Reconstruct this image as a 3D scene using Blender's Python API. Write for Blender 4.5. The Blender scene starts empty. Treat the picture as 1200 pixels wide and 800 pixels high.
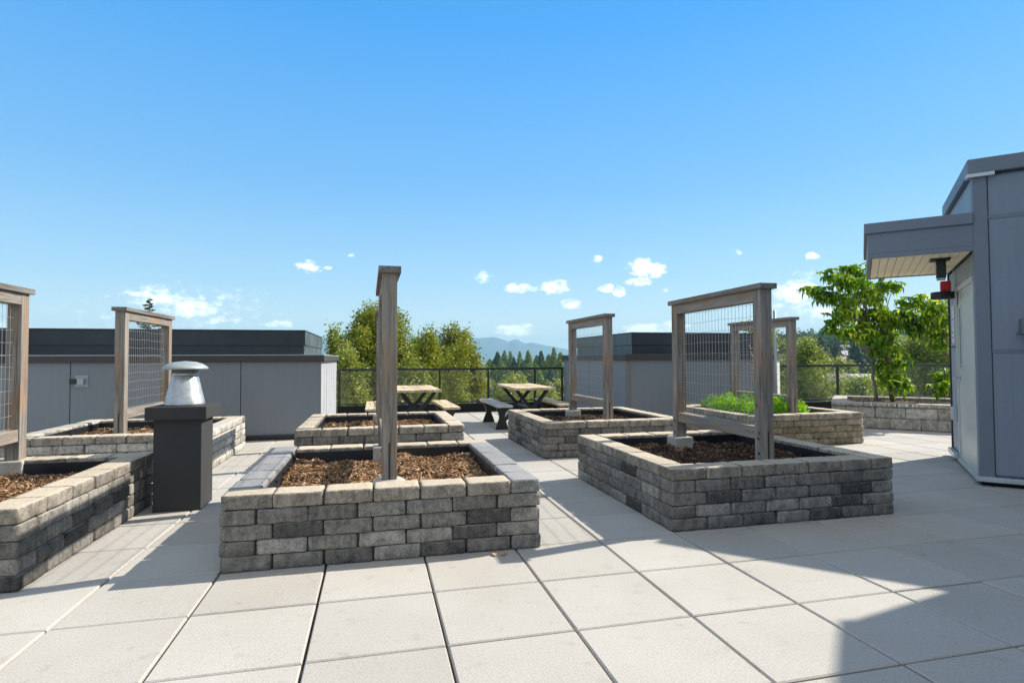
import bpy, bmesh, math, random
import numpy as np
from mathutils import Vector, Matrix, noise
random.seed(7); rng = np.random.default_rng(7)
R = math.radians
scene = bpy.context.scene
col = scene.collection
# ------------------------------------------------------------------ camera calibration
F, PITCH, YAW, CX, CY, CH, ROLL = 669.0, .030, .236, 1.511, -1.979, 1.28, -.004
FW = Vector((math.sin(YAW), math.cos(YAW))); RT = Vector((math.cos(YAW), -math.sin(YAW)))
def at(px, depth):
    px = float(px); depth = float(depth)
    p = Vector((CX, CY)) + depth*(FW + RT*((px-600)/F)); return p.x, p.y
def zat(py, depth, px=600): return CH + (420-py+(px-600)*.004)/F*depth
def inv(x, y):
    d = Vector((x-CX, y-CY)); dep = d.dot(FW); return (600 + F*d.dot(RT)/dep, dep) if dep > 1 else (None, dep)
# ------------------------------------------------------------------ materials
def mat(name, base=(.5,.5,.5), rough=.8, metal=0., spec=.5):
    m = bpy.data.materials.new(name); m.use_nodes = True
    b = m.node_tree.nodes['Principled BSDF']
    b.inputs['Base Color'].default_value = (*base, 1); b.inputs['Roughness'].default_value = rough
    b.inputs['Metallic'].default_value = metal; b.inputs['Specular IOR Level'].default_value = spec
    return m
class NT:
    def __init__(s, m): s.m = m; s.t = m.node_tree; s.b = s.t.nodes.get('Principled BSDF')
    def n(s, typ, **kw):
        o = s.t.nodes.new(typ)
        for k, v in kw.items():
            if k.startswith('i_'):
                key = k[2:]; o.inputs[int(key) if key.isdigit() else key.replace('_', ' ')].default_value = v
            else: setattr(o, k, v)
        return o
    def l(s, a, b): s.t.links.new(a, b)
    def coord(s, scale=(1,1,1), kind='Object'):
        c = s.n('ShaderNodeTexCoord'); m = s.n('ShaderNodeMapping'); m.inputs['Scale'].default_value = scale
        s.l(c.outputs[kind], m.inputs['Vector']); return m.outputs[0]
    def noise(s, vec, scale, detail=4, rough=.55, dist=0.):
        o = s.n('ShaderNodeTexNoise'); o.inputs['Scale'].default_value = scale; o.inputs['Detail'].default_value = detail
        o.inputs['Roughness'].default_value = rough; o.inputs['Distortion'].default_value = dist
        s.l(vec, o.inputs['Vector']); return o.outputs['Fac']
    def ramp(s, fac, stops):
        r = s.n('ShaderNodeValToRGB'); e = r.color_ramp.elements
        while len(e) < len(stops): e.new(.5)
        for k, (p, c) in enumerate(stops):
            e[k].position = p; e[k].color = (*c, 1) if len(c) == 3 else c
        s.l(fac, r.inputs[0]); return r.outputs[0]
    def mix(s, fac, a, b, mode='MIX'):
        o = s.n('ShaderNodeMix', data_type='RGBA', blend_type=mode)
        for src, idx in ((fac, 0), (a, 6), (b, 7)):
            if isinstance(src, (int, float)): o.inputs[idx].default_value = src
            elif isinstance(src, tuple): o.inputs[idx].default_value = (*src, 1)
            else: s.l(src, o.inputs[idx])
        return o.outputs[2]
    def math(s, op, a, b=0.):
        o = s.n('ShaderNodeMath', operation=op)
        for i, v in enumerate((a, b)):
            if isinstance(v, (int, float)): o.inputs[i].default_value = v
            else: s.l(v, o.inputs[i])
        return o.outputs[0]
    def bump(s, h, strength=.3, dist=.01):
        o = s.n('ShaderNodeBump'); o.inputs['Strength'].default_value = strength; o.inputs['Distance'].default_value = dist
        s.l(h, o.inputs['Height']); s.l(o.outputs[0], s.b.inputs['Normal'])
    def island(s): return s.n('ShaderNodeNewGeometry').outputs['Random Per Island']
    def color(s, c): s.l(c, s.b.inputs['Base Color'])
g3 = lambda v, w=1.: (v*w, v, v/w) if w != 1. else (v, v, v)

def m_paver():
    m = mat('concrete_paver', rough=.9, spec=.25); t = NT(m); v = t.coord()
    isl = t.ramp(t.island(), [(0, (.430,.410,.374)), (.5, (.458,.437,.399)), (1, (.486,.464,.425))])
    big = t.noise(v, 1.3, 5); fine = t.noise(v, 130, 2, .7); mid = t.noise(v, 9, 5, .65)
    c = t.mix(1., isl, t.ramp(big, [(.3, (.92,.91,.89)), (.7, (1.03,1.03,1.03))]), 'MULTIPLY')
    c = t.mix(1., c, t.ramp(fine, [(.3, (.80,.79,.77)), (.5, (1,1,1)), (.72, (1.14,1.14,1.14))]), 'MULTIPLY')
    c = t.mix(1., c, t.ramp(mid, [(.28, (.86,.85,.82)), (.42, (1,1,1))]), 'MULTIPLY')
    spot = t.noise(v, 4.3, 2, .4)
    c = t.mix(1., c, t.ramp(spot, [(.20, (.80,.78,.75)), (.27, (1,1,1))]), 'MULTIPLY')
    t.color(c); t.bump(fine, .35, .004); return m
def m_stone(name, lo, mid, hi, scale=1., kind='Object', top=None):
    m = mat(name, rough=.93, spec=.2); t = NT(m); v = t.coord(kind=kind)
    isl = t.ramp(t.island(), [(0, lo), (.32, mid), (.78, mid), (1, hi)])
    n1 = t.noise(v, 14*scale, 6, .7); n2 = t.noise(v, 90*scale, 3, .75); n3 = t.noise(v, 3.1, 3)
    st = t.noise(t.coord((30, 30, 5), kind), 1.2, 4, .6)
    c = t.mix(1., isl, t.ramp(n1, [(.28, (.40,.39,.385)), (.48, (1,1,1)), (.72, (1.55,1.52,1.46))]), 'MULTIPLY')
    c = t.mix(1., c, t.ramp(n2, [(.32, (.68,.68,.68)), (.5, (1,1,1)), (.72, (1.35,1.34,1.3))]), 'MULTIPLY')
    c = t.mix(1., c, t.ramp(n3, [(.3, (.82,.8,.77)), (.6, (1.06,1.05,1.02))]), 'MULTIPLY')
    c = t.mix(1., c, t.ramp(st, [(.3, (.66,.65,.64)), (.48, (1,1,1)), (.75, (1.12,1.1,1.06))]), 'MULTIPLY')
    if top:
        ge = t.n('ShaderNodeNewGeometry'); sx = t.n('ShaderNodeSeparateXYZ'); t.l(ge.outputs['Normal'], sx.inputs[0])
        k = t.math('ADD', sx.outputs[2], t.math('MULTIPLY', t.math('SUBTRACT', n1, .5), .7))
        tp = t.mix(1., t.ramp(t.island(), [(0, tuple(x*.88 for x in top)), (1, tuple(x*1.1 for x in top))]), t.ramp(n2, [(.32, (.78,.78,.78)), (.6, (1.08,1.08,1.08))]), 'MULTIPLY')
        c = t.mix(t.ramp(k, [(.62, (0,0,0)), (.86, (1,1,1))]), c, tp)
    lich = t.noise(v, 26*scale, 5, .7)
    c = t.mix(t.ramp(lich, [(.66, (0,0,0)), (.74, (.55,.55,.55))]), c, (.48,.46,.41))
    t.color(c); h = t.math('ADD', n2, t.math('MULTIPLY', n1, 2.)); t.bump(h, .7, .006); return m
def m_wood(name, axis, pale=1., weather=(.235,.212,.185)):
    m = mat(name, rough=.85, spec=.25); t = NT(m)
    s = [22, 22, 22]; s[axis] = 1.1; v = t.coord(tuple(s)); u = t.coord()
    s2 = [60, 60, 60]; s2[axis] = 1.6; vf = t.coord(tuple(s2))
    gr = t.noise(v, 1.4, 6, .65, .5); fine = t.noise(vf, 1.5, 4, .7)
    lo = tuple(.42*k*pale for k in weather); hi = tuple(1.35*k*pale for k in weather)
    c = t.ramp(gr, [(.30, lo), (.48, tuple(k*pale for k in weather)), (.66, hi)])
    s3 = [3.5, 3.5, 3.5]; s3[axis] = .9
    pt = t.noise(t.coord(tuple(s3)), 1.7, 4, .6)
    c = t.mix(t.ramp(pt, [(.50, (0,0,0)), (.62, (.8,.8,.8))]), c, tuple(k*pale for k in (.30,.20,.13)))
    c = t.mix(1., c, t.ramp(fine, [(.30, (.35,.33,.31)), (.42, (1,1,1)), (.8, (1.1,1.1,1.1))]), 'MULTIPLY')
    kn = t.n('ShaderNodeTexVoronoi', feature='F1'); s4 = [4, 4, 4]; s4[axis] = 2.2; t.l(t.coord(tuple(s4)), kn.inputs['Vector']); kn.inputs['Scale'].default_value = 1.7
    c = t.mix(1., c, t.ramp(kn.outputs['Distance'], [(.05, (.34,.24,.18)), (.1, (1,1,1))]), 'MULTIPLY')
    isl = t.ramp(t.island(), [(0, (.84,.82,.80)), (1, (1.1,1.1,1.1))]); c = t.mix(1., c, isl, 'MULTIPLY')
    t.color(c); t.bump(t.math('ADD', gr, fine), .5, .004); return m
def m_noisy(name, base, var=.12, scale=3., rough=.6, metal=0., fine=60., bump=.05, spec=.5, streak=0.):
    m = mat(name, base, rough, metal, spec); t = NT(m); v = t.coord()
    a = t.noise(v, scale, 5, .6); b = t.noise(v, fine, 3, .6)
    c = t.mix(1., base, t.ramp(a, [(.3, g3(1-var)), (.7, g3(1+var))]), 'MULTIPLY')
    c = t.mix(1., c, t.ramp(b, [(.3, g3(1-var*.5)), (.7, g3(1+var*.5))]), 'MULTIPLY')
    if streak:
        sv = t.noise(t.coord((14, 14, .7)), 1.5, 5, .6)
        c = t.mix(1., c, t.ramp(sv, [(.35, g3(1-streak)), (.6, g3(1.))]), 'MULTIPLY')
    t.color(c)
    r = t.ramp(a, [(.3, g3(max(0, rough-.12))), (.7, g3(min(1, rough+.12)))]); t.l(r, t.b.inputs['Roughness'])
    if bump: t.bump(t.math('ADD', a, t.math('MULTIPLY', b, .3)), bump, .01)
    return m
def m_leaf(name, cols, trans=.35, rough=.5, scale=.6, tcol=None):
    m = mat(name, rough=rough, spec=.35); t = NT(m); v = t.coord()
    n = t.noise(v, scale, 3, .6)
    f = t.math('ADD', t.math('MULTIPLY', t.island(), .55), t.math('MULTIPLY', t.math('SUBTRACT', n, .22), .85))
    c = t.ramp(f, [(i/(len(cols)-1)*.8+.1, k) for i, k in enumerate(cols)]); t.color(c)
    tr = t.n('ShaderNodeBsdfTranslucent'); hs = t.n('ShaderNodeHueSaturation'); hs.inputs['Saturation'].default_value = 1.15; hs.inputs['Value'].default_value = 1.5
    hs.inputs['Hue'].default_value = .485
    t.l(c, hs.inputs['Color']); t.l(hs.outputs[0], tr.inputs[0])
    mx = t.n('ShaderNodeMixShader'); mx.inputs[0].default_value = trans
    out = t.t.nodes['Material Output']; t.l(t.b.outputs[0], mx.inputs[1]); t.l(tr.outputs[0], mx.inputs[2]); t.l(mx.outputs[0], out.inputs['Surface'])
    return m
M = {}
M['paver'] = m_paver()
M['joint'] = m_noisy('joint_sand', (.018,.017,.016), .3, 8, .95)
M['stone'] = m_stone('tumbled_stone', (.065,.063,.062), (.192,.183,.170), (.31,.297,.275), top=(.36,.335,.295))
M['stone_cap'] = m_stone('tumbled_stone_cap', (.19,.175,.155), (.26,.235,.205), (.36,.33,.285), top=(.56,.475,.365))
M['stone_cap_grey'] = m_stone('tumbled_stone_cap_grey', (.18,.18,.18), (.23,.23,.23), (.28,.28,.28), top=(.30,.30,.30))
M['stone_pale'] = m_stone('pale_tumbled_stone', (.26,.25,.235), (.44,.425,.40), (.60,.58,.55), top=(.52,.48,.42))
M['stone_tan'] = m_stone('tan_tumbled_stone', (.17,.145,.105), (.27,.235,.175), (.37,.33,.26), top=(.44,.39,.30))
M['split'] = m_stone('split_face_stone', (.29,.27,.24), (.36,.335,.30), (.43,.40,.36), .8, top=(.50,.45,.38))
M['wood_z'] = m_wood('weathered_wood_upright', 2); M['wood_y'] = m_wood('weathered_wood_rail', 1)
M['cap_wood'] = m_wood('weathered_wood_cap', 1, .62, (.30,.28,.26))
M['table_wood'] = m_wood('table_wood', 1, 1., (.56,.45,.30))
M['bench_grey'] = m_wood('greyed_bench_wood', 1, 1.25, (.36,.35,.34))
M['liner'] = m_noisy('black_liner', (.012,.014,.019), .3, 6, .42, bump=.4, fine=14)
M['panel'] = m_noisy('grey_wall_panel', (.200,.220,.240), .05, 1.2, .62, bump=.02, streak=.05)
M['panel_blue'] = m_noisy('blue_grey_wall_panel', (.235,.28,.345), .05, 1.2, .6, bump=.02, streak=.05)
M['trim_blue'] = m_noisy('blue_grey_trim', (.18,.21,.26), .08, 2, .55, bump=.02)
M['siding'] = m_noisy('pale_siding', (.42,.43,.45), .06, 2, .6, bump=.02, streak=.06)
M['flash'] = m_noisy('dark_metal_flashing', (.026,.032,.041), .3, 1.6, .42, .15, bump=.06, streak=.08)
M['flash_side'] = m_noisy('weathered_metal_flashing', (.115,.14,.15), .3, 2.2, .42, .4, bump=.1, streak=.3)
M['trim'] = m_noisy('brown_trim', (.05,.042,.04), .15, 2, .6)
M['galv'] = m_noisy('galvanised_metal', (.44,.46,.465), .25, 6, .38, .75, bump=.05, fine=30)
M['alum'] = m_noisy('brushed_aluminium', (.60,.62,.64), .1, 4, .45, .6, bump=.02)
M['cap_metal'] = m_noisy('matt_grey_metal', (.36,.40,.40), .12, 7, .55, .3, bump=.02)
M['door'] = m_noisy('door_metal', (.60,.585,.54), .06, 1.5, .4, .12, bump=.03)
M['black'] = m_noisy('black_paint', (.014,.015,.017), .2, 4, .45, bump=.03)
M['stucco'] = m_noisy('black_stucco', (.045,.045,.045), .08, 5, .8, bump=.3, fine=160, spec=.3)
M['membrane'] = m_noisy('black_membrane', (.009,.009,.010), .5, 3, .7, bump=.3, fine=9, spec=.25)
M['conc'] = m_noisy('pale_concrete', (.46,.43,.38), .18, 9, .9, bump=.4, spec=.2)
M['soffit'] = m_noisy('cream_soffit', (.97,.86,.62), .04, 2, .6, bump=.0)
M['soffit_gap'] = mat('soffit_groove', (.22,.17,.11), .8)
M['red'] = mat('red_plastic', (.60,.012,.02), .35)
M['white'] = mat('white_plastic', (.78,.78,.78), .5)
M['pink'] = mat('pink_print', (.75,.25,.32), .5); M['ink'] = mat('dark_print', (.12,.12,.15), .5)
M['wire'] = m_noisy('galvanised_wire', (.42,.41,.39), .1, 8, .5, .5, bump=0)
M['bark'] = m_noisy('bark', (.17,.125,.09), .4, 6, .95, bump=.8, fine=40, spec=.2)
M['bark_grey'] = m_noisy('grey_bark', (.27,.24,.21), .3, 9, .9, bump=.6, fine=50, spec=.2)
def m_chips(name, stops):
    m = mat(name, rough=.95, spec=.15); t = NT(m); n = t.noise(t.coord(), 4, 3)
    c = t.ramp(t.island(), stops)
    c = t.mix(1., c, t.ramp(n, [(.35, (.6,.56,.52)), (.62, (1.1,1.1,1.1))]), 'MULTIPLY'); t.color(c); return m
M['chips'] = m_chips('bark_mulch', [(0, (.085,.046,.026)), (.35, (.26,.15,.08)), (.75, (.48,.30,.165)), (1, (.66,.50,.32))])
M['chips_dark'] = m_chips('dark_bark_mulch', [(0, (.035,.022,.015)), (.5, (.095,.058,.038)), (.85, (.19,.12,.08)), (1, (.34,.26,.18))])
M['soil'] = m_noisy('soil', (.05,.03,.018), .4, 12, .97, bump=.9, fine=50)
M['leaf_poplar'] = m_leaf('poplar_foliage', [(0.066, 0.096, 0.011), (0.159, 0.198, 0.02), (0.277, 0.313, 0.031), (0.409, 0.408, 0.05)], .28, scale=.35)
M['leaf_autumn'] = m_leaf('yellowing_foliage', [(0.075, 0.089, 0.012), (0.161, 0.191, 0.024), (0.275, 0.306, 0.039), (0.379, 0.344, 0.061)], .28, scale=.3)
M['leaf_shrub'] = m_leaf('shrub_foliage', [(0.088, 0.123, 0.02), (0.194, 0.245, 0.041), (0.335, 0.374, 0.071), (0.529, 0.49, 0.125)], .3, scale=.5)
M['leaf_conifer'] = m_leaf('conifer_foliage', [(0.059, 0.102, 0.019), (0.12, 0.191, 0.029), (0.214, 0.298, 0.038), (0.347, 0.404, 0.048)], .12, .7, scale=.12)
M['leaf_dark'] = m_leaf('dark_foliage', [(0.03, 0.063, 0.032), (0.049, 0.098, 0.039), (0.081, 0.147, 0.046)], .12, .7, scale=.1)
M['leaf_willow'] = m_leaf('willow_foliage', [(0.081, 0.119, 0.022), (0.173, 0.237, 0.048), (0.287, 0.344, 0.091), (0.413, 0.44, 0.157)], .32, scale=.4)
M['leaf_roof'] = m_leaf('roof_tree_foliage', [(0.039, 0.094, 0.013), (0.093, 0.217, 0.018), (0.232, 0.392, 0.029), (0.651, 0.7, 0.078)], .45, .55, scale=2.)
M['leaf_herb'] = m_leaf('herb_foliage', [(.06,.17,.012), (.15,.36,.025), (.28,.52,.045), (.42,.62,.09)], .4, .5, scale=3.)
M['dry'] = m_noisy('dry_leaf', (.42,.29,.16), .3, 30, .8)
def m_ground():
    m = mat('meadow_ground', rough=.95, spec=.1); t = NT(m); v = t.coord()
    a = t.noise(v, .01, 6, .6); b = t.noise(v, .15, 5, .7)
    c = t.ramp(a, [(.3, (.03,.05,.018)), (.5, (.055,.08,.025)), (.68, (.10,.105,.045))])
    c = t.mix(1., c, t.ramp(b, [(.3, (.6,.65,.6)), (.7, (1.3,1.25,1.1))]), 'MULTIPLY'); t.color(c); return m
M['ground'] = m_ground()
M['mount'] = m_noisy('hazy_mountain_forest', (.04,.09,.13), .35, .004, .95, bump=0, fine=.02)  # blue distance haze is put into the forest's base colour
M['roof_far'] = m_noisy('house_roof', (.16,.14,.13), .2, .5, .8); M['wall_far'] = m_noisy('house_wall', (.66,.63,.58), .06, .4, .8)
M['roof_pale'] = m_noisy('pale_house_roof', (.46,.42,.40), .1, .5, .8)
M['pane_far'] = mat('house_window', (.04,.05,.06), .2); 
gl = bpy.data.materials.new('clear_glass'); gl.use_nodes = True; _t = gl.node_tree; _t.nodes.clear()
_o = _t.nodes.new('ShaderNodeOutputMaterial'); _tr = _t.nodes.new('ShaderNodeBsdfTransparent'); _tr.inputs[0].default_value = (.99,.995,.99,1)
_gs = _t.nodes.new('ShaderNodeBsdfGlossy'); _gs.inputs['Roughness'].default_value = .03; 
_df = _t.nodes.new('ShaderNodeBsdfDiffuse'); _df.inputs[0].default_value = (.75,.78,.72,1)
_m0 = _t.nodes.new('ShaderNodeMixShader'); _m0.inputs[0].default_value = .02; _mx = _t.nodes.new('ShaderNodeMixShader'); _mx.inputs[0].default_value = .02
_t.links.new(_tr.outputs[0], _m0.inputs[1]); _t.links.new(_df.outputs[0], _m0.inputs[2])
_t.links.new(_m0.outputs[0], _mx.inputs[1]); _t.links.new(_gs.outputs[0], _mx.inputs[2]); _t.links.new(_mx.outputs[0], _o.inputs[0])
M['glass'] = gl
# ------------------------------------------------------------------ object helpers
def tag(o, label=None, cat=None, group=None, kind=None):
    if label: o['label'] = label
    if cat: o['category'] = cat
    if group: o['group'] = group
    if kind: o['kind'] = kind
    return o
def empty(name, loc=(0,0,0), rz=0):
    o = bpy.data.objects.new(name, None); col.objects.link(o); o.location = loc; o.rotation_euler = (0,0,rz); o.empty_display_size = .2; return o
def link(name, me, parent=None, m=None):
    o = bpy.data.objects.new(name, me); col.objects.link(o)
    if parent: o.parent = parent
    if m is not None:
        for k in (m if isinstance(m, (list, tuple)) else [m]): me.materials.append(M[k] if isinstance(k, str) else k)
    return o
def copy_tree(o, parent=None):
    c = o.copy(); col.objects.link(c); c.parent = parent
    for ch in list(o.children): copy_tree(ch, c)
    return c
def np_mesh(name, V, Fq, smooth=False, mi=None):
    V = np.asarray(V, np.float32); Fq = np.asarray(Fq, np.int32); me = bpy.data.meshes.new(name)
    n, k = Fq.shape
    me.vertices.add(len(V)); me.vertices.foreach_set('co', V.ravel())
    me.loops.add(n*k); me.loops.foreach_set('vertex_index', Fq.ravel())
    me.polygons.add(n); me.polygons.foreach_set('loop_start', np.arange(0, n*k, k, dtype=np.int32)); me.polygons.foreach_set('loop_total', np.full(n, k, np.int32))
    if mi is not None: me.polygons.foreach_set('material_index', np.asarray(mi, np.int32))
    me.update(calc_edges=True); me.validate()
    me.polygons.foreach_set('use_smooth', np.full(len(me.polygons), bool(smooth)))
    return me
class MB:
    def __init__(s): s.bm = bmesh.new(); s.off = None
    def box(s, x0, x1, y0, y1, z0, z1, bev=0., mi=0, mtx=None):
        v = [Vector((x, y, z)) for x in (x0, x1) for y in (y0, y1) for z in (z0, z1)]
        if mtx: v = [mtx @ p for p in v]
        vs = [s.bm.verts.new(p) for p in v]
        fs = [s.bm.faces.new([vs[i] for i in f]) for f in ((0,1,3,2),(4,6,7,5),(0,4,5,1),(2,3,7,6),(0,2,6,4),(1,5,7,3))]
        for f in fs: f.material_index = mi
        if bev:
            es = list({e for f in fs for e in f.edges})
            r = bmesh.ops.bevel(s.bm, geom=es, offset=bev, segments=2, affect='EDGES', profile=.6)
            for f in r['faces']: f.material_index = mi
        return s
    def tube(s, pts, rad, n=8, cap=True, mi=0):
        pts = [Vector(p) for p in pts]; rad = rad if isinstance(rad, (list, tuple)) else [rad]*len(pts); rings = []
        prev = None
        for i, p in enumerate(pts):
            d = (pts[min(i+1, len(pts)-1)]-pts[max(i-1, 0)]).normalized()
            a = prev - d*prev.dot(d) if prev is not None else d.orthogonal()
            if a.length < 1e-5: a = d.orthogonal()
            a.normalize(); prev = a; b = d.cross(a)
            rings.append([s.bm.verts.new(p + (a*math.cos(k*math.tau/n)+b*math.sin(k*math.tau/n))*rad[i]) for k in range(n)])
        for r0, r1 in zip(rings, rings[1:]):
            for k in range(n):
                f = s.bm.faces.new((r0[k], r0[(k+1) % n], r1[(k+1) % n], r1[k])); f.smooth = True; f.material_index = mi
        if cap: s.bm.faces.new(rings[0][::-1]).material_index = mi; s.bm.faces.new(rings[-1]).material_index = mi
        return s
    def lathe(s, prof, c=(0,0,0), n=40, mi=0):
        c = Vector(c); rings = []
        for r, z in prof:
            rings.append([s.bm.verts.new(c+Vector((r*math.cos(k*math.tau/n), r*math.sin(k*math.tau/n), z))) for k in range(n)])
        for r0, r1 in zip(rings, rings[1:]):
            for k in range(n):
                f = s.bm.faces.new((r0[k], r0[(k+1) % n], r1[(k+1) % n], r1[k])); f.smooth = True; f.material_index = mi
        if prof[0][0] > 1e-4: s.bm.faces.new(rings[0][::-1])
        if prof[-1][0] > 1e-4: s.bm.faces.new(rings[-1])
        return s
    def prism(s, poly, z0, z1, mi=0, mtx=None):
        T = mtx or Matrix()
        a = [s.bm.verts.new(T @ Vector((x, y, z0))) for x, y in poly]; b = [s.bm.verts.new(T @ Vector((x, y, z1))) for x, y in poly]
        s.bm.faces.new(a[::-1]).material_index = mi; s.bm.faces.new(b).material_index = mi
        for i in range(len(poly)):
            j = (i+1) % len(poly); s.bm.faces.new((a[i], a[j], b[j], b[i])).material_index = mi
        return s
    def build(s, name, m, parent=None):
        bmesh.ops.recalc_face_normals(s.bm, faces=s.bm.faces)
        me = bpy.data.meshes.new(name); s.bm.to_mesh(me); s.bm.free(); return link(name, me, parent, m)
def hashn(*a):
    return (math.sin(sum(k*v for k, v in zip((12.9898, 78.233, 37.719, 4.581), a)))*43758.5453) % 1
# stone block: box with rounded, lumpy surface
def block(V, Fc, MI, cx, cy, cz, lx, ly, lz, r, amp, seed, res, mi):
    nx, ny, nz = [max(2, int(round(l/res))) for l in (lx, ly, lz)]
    idx = {}; base = len(V)
    def vid(i, j, k):
        key = (i, j, k)
        if key not in idx:
            def f(a, n):   # concentrate vertices towards the edges
                t = a/n*2-1; return math.copysign(abs(t)**.75, t)
            p = Vector((f(i, nx)*lx/2, f(j, ny)*ly/2, f(k, nz)*lz/2))
            q = Vector((max(-lx/2+r, min(lx/2-r, p.x)), max(-ly/2+r, min(ly/2-r, p.y)), max(-lz/2+r, min(lz/2-r, p.z))))
            d = p-q
            if d.length > 1e-6: p = q+d.normalized()*min(d.length, r)
            w = Vector((cx, cy, cz))+p
            n = noise.noise_vector(w*11+Vector((seed*7.3, seed*3.1, seed)))*amp + noise.noise_vector(w*38+Vector((seed, 0, 0)))*amp*.45
            idx[key] = len(V); V.append(w+n)
        return idx[key]
    for (a, b, fn) in ((nx, ny, lambda i, j, s: (i, j, nz*s)), (ny, nz, lambda j, k, s: (nx*s, j, k)), (nz, nx, lambda k, i, s: (i, ny*s, k))):
        for s_ in (0, 1):
            for i in range(a):
                for j in range(b):
                    q = [vid(*fn(i, j, s_)), vid(*fn(i+1, j, s_)), vid(*fn(i+1, j+1, s_)), vid(*fn(i, j+1, s_))]
                    Fc.append(q if s_ else q[::-1]); MI.append(mi)
COURSE, T, BL = .0925, .205, .30
def make_planter(name, x0, y0, nx, ny, label, group, res=.035, chips=2600, darkchips=False, cap_side='stone_cap', seed=1, soil_z=.335, pale=False):
    """rectangular bed of tumbled blocks; nx, ny = number of .30 m blocks per side besides the corner end"""
    W, D = nx*BL+T, ny*BL+T
    root = empty(name, (x0, y0, 0)); tag(root, label, 'planter', group)
    V, Fc, MI = [], [], []; rr = random.Random(seed)
    for c in range(5):
        z0 = c*COURSE + .0015; par = c % 2; capc = c == 4
        runs = [(0, par, nx), (1, par, ny), (2, par, nx), (3, par, ny)]
        for side, par_, n in runs:
            for k in range(n):
                o = T if (par_ == 1) else 0
                L = BL-.0075; h = COURSE-.0036
                j = rr.uniform(-.003, .003); jl = rr.uniform(-.004, .004)
                s = seed*50+c*13+side*5+k*.77
                if side == 0: ctr = (o+k*BL+BL/2+jl, T/2+j); dim = (L, T-.004)
                elif side == 2: ctr = (W-o-k*BL-BL/2+jl, D-T/2+j); dim = (L, T-.004)
                elif side == 1: ctr = (W-T/2+j, o+k*BL+BL/2+jl); dim = (T-.004, L)
                else: ctr = (T/2+j, D-o-k*BL-BL/2+jl); dim = (T-.004, L)
                mi = 0 if not capc else (1 if side in (0, 2) else 2)
                block(V, Fc, MI, ctr[0], ctr[1], z0+h/2+rr.uniform(-.0015, .0015), dim[0], dim[1], h, .0115, .0052 if not capc else .0034, s, res, mi)
    me = np_mesh('block_wall', [tuple(v) for v in V], Fc, True, MI)
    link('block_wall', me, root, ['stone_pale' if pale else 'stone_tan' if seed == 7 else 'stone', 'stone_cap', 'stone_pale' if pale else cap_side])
    # dark core behind the joints, then the liner
    b = MB()
    for (a0, a1, b0, b1) in ((T, W-T, T, T+.012), (T, W-T, D-T-.012, D-T), (T, T+.012, T+.012, D-T-.012), (W-T-.012, W-T, T+.012, D-T-.012)):
        b.box(a0+.003, a1-.003, b0+.002, b1-.002, .01, .43)
    b.box(.03, W-.03, .03, .05, .005, .43); b.box(.03, W-.03, D-.05, D-.03, .005, .43); b.box(.03, .05, .05, D-.05, .005, .43); b.box(W-.05, W-.03, .05, D-.05, .005, .43)
    for k in range(5):
        f = (k+.5)/5; w = W-2*T; d = D-2*T
        for cx, cy in ((T+w*f, D-T-.014), (T+.014, T+d*f), (W-T-.014, T+d*f)): b.box(cx-.008, cx+.008, cy-.004, cy+.004, .392, .406)
    b.build('liner', 'liner', root)
    # mulch bed: lumpy surface with chips
    n = 40; xs = np.linspace(T+.012, W-T-.012, n); ys = np.linspace(T+.012, D-T-.012, n)
    X, Y = np.meshgrid(xs, ys, indexing='ij')
    def hz(x, y): return soil_z + .008 + .040*noise.noise(Vector((x*3.1+seed, y*3.1, seed))) + .028*noise.noise(Vector((x*9, y*9, seed)))
    Z = np.array([[hz(a, b_) for b_ in ys] for a in xs])
    Vs = np.stack([X, Y, Z], -1).reshape(-1, 3); ii = np.arange(n*n).reshape(n, n)
    Q = np.stack([ii[:-1, :-1], ii[1:, :-1], ii[1:, 1:], ii[:-1, 1:]], -1).reshape(-1, 4)
    CV, CF = [Vs], [Q]; MIc = [np.zeros(len(Q), int)]; off = len(Vs)
    chips = int(chips*1.5)
    if chips:
        px = rng.uniform(T+.02, W-T-.02, chips); py = rng.uniform(T+.02, D-T-.02, chips)
        pz = np.array([hz(a, b_) for a, b_ in zip(px, py)]) + rng.uniform(0, .014, chips)
        L = rng.uniform(.007, .028, chips); w = rng.uniform(.003, .009, chips); th = rng.uniform(0, math.pi, chips); tl = rng.normal(0, .42, chips); rl = rng.normal(0, .5, chips)
        ax = np.stack([np.cos(th)*np.cos(tl), np.sin(th)*np.cos(tl), np.sin(tl)], -1); bx = np.stack([-np.sin(th)*np.cos(rl), np.cos(th)*np.cos(rl), np.sin(rl)], -1)
        P = np.stack([px, py, pz], -1); nz_ = np.cross(ax, bx)
        q = np.stack([P-ax*L[:,None]-bx*w[:,None]*.6, P+ax*L[:,None]-bx*w[:,None], P+ax*L[:,None]*.9+bx*w[:,None], P-ax*L[:,None]+bx*w[:,None]*.8], 1)
        q2 = q - nz_[:,None,:]*.004
        CV.append(np.concatenate([q, q2], 1).reshape(-1, 3)); k = off+np.arange(chips)*8
        fs = [[0,1,2,3],[7,6,5,4],[0,4,5,1],[1,5,6,2],[2,6,7,3],[3,7,4,0]]
        CF.append(np.stack([np.stack([k+j for j in f], -1) for f in fs], 1).reshape(-1, 4)); MIc.append(np.ones(chips*6, int))
    me = np_mesh('mulch', np.concatenate(CV), np.concatenate(CF), False, np.concatenate(MIc))
    link('mulch', me, root, ['soil', 'chips_dark' if darkchips else 'chips'])
    return root
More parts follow.
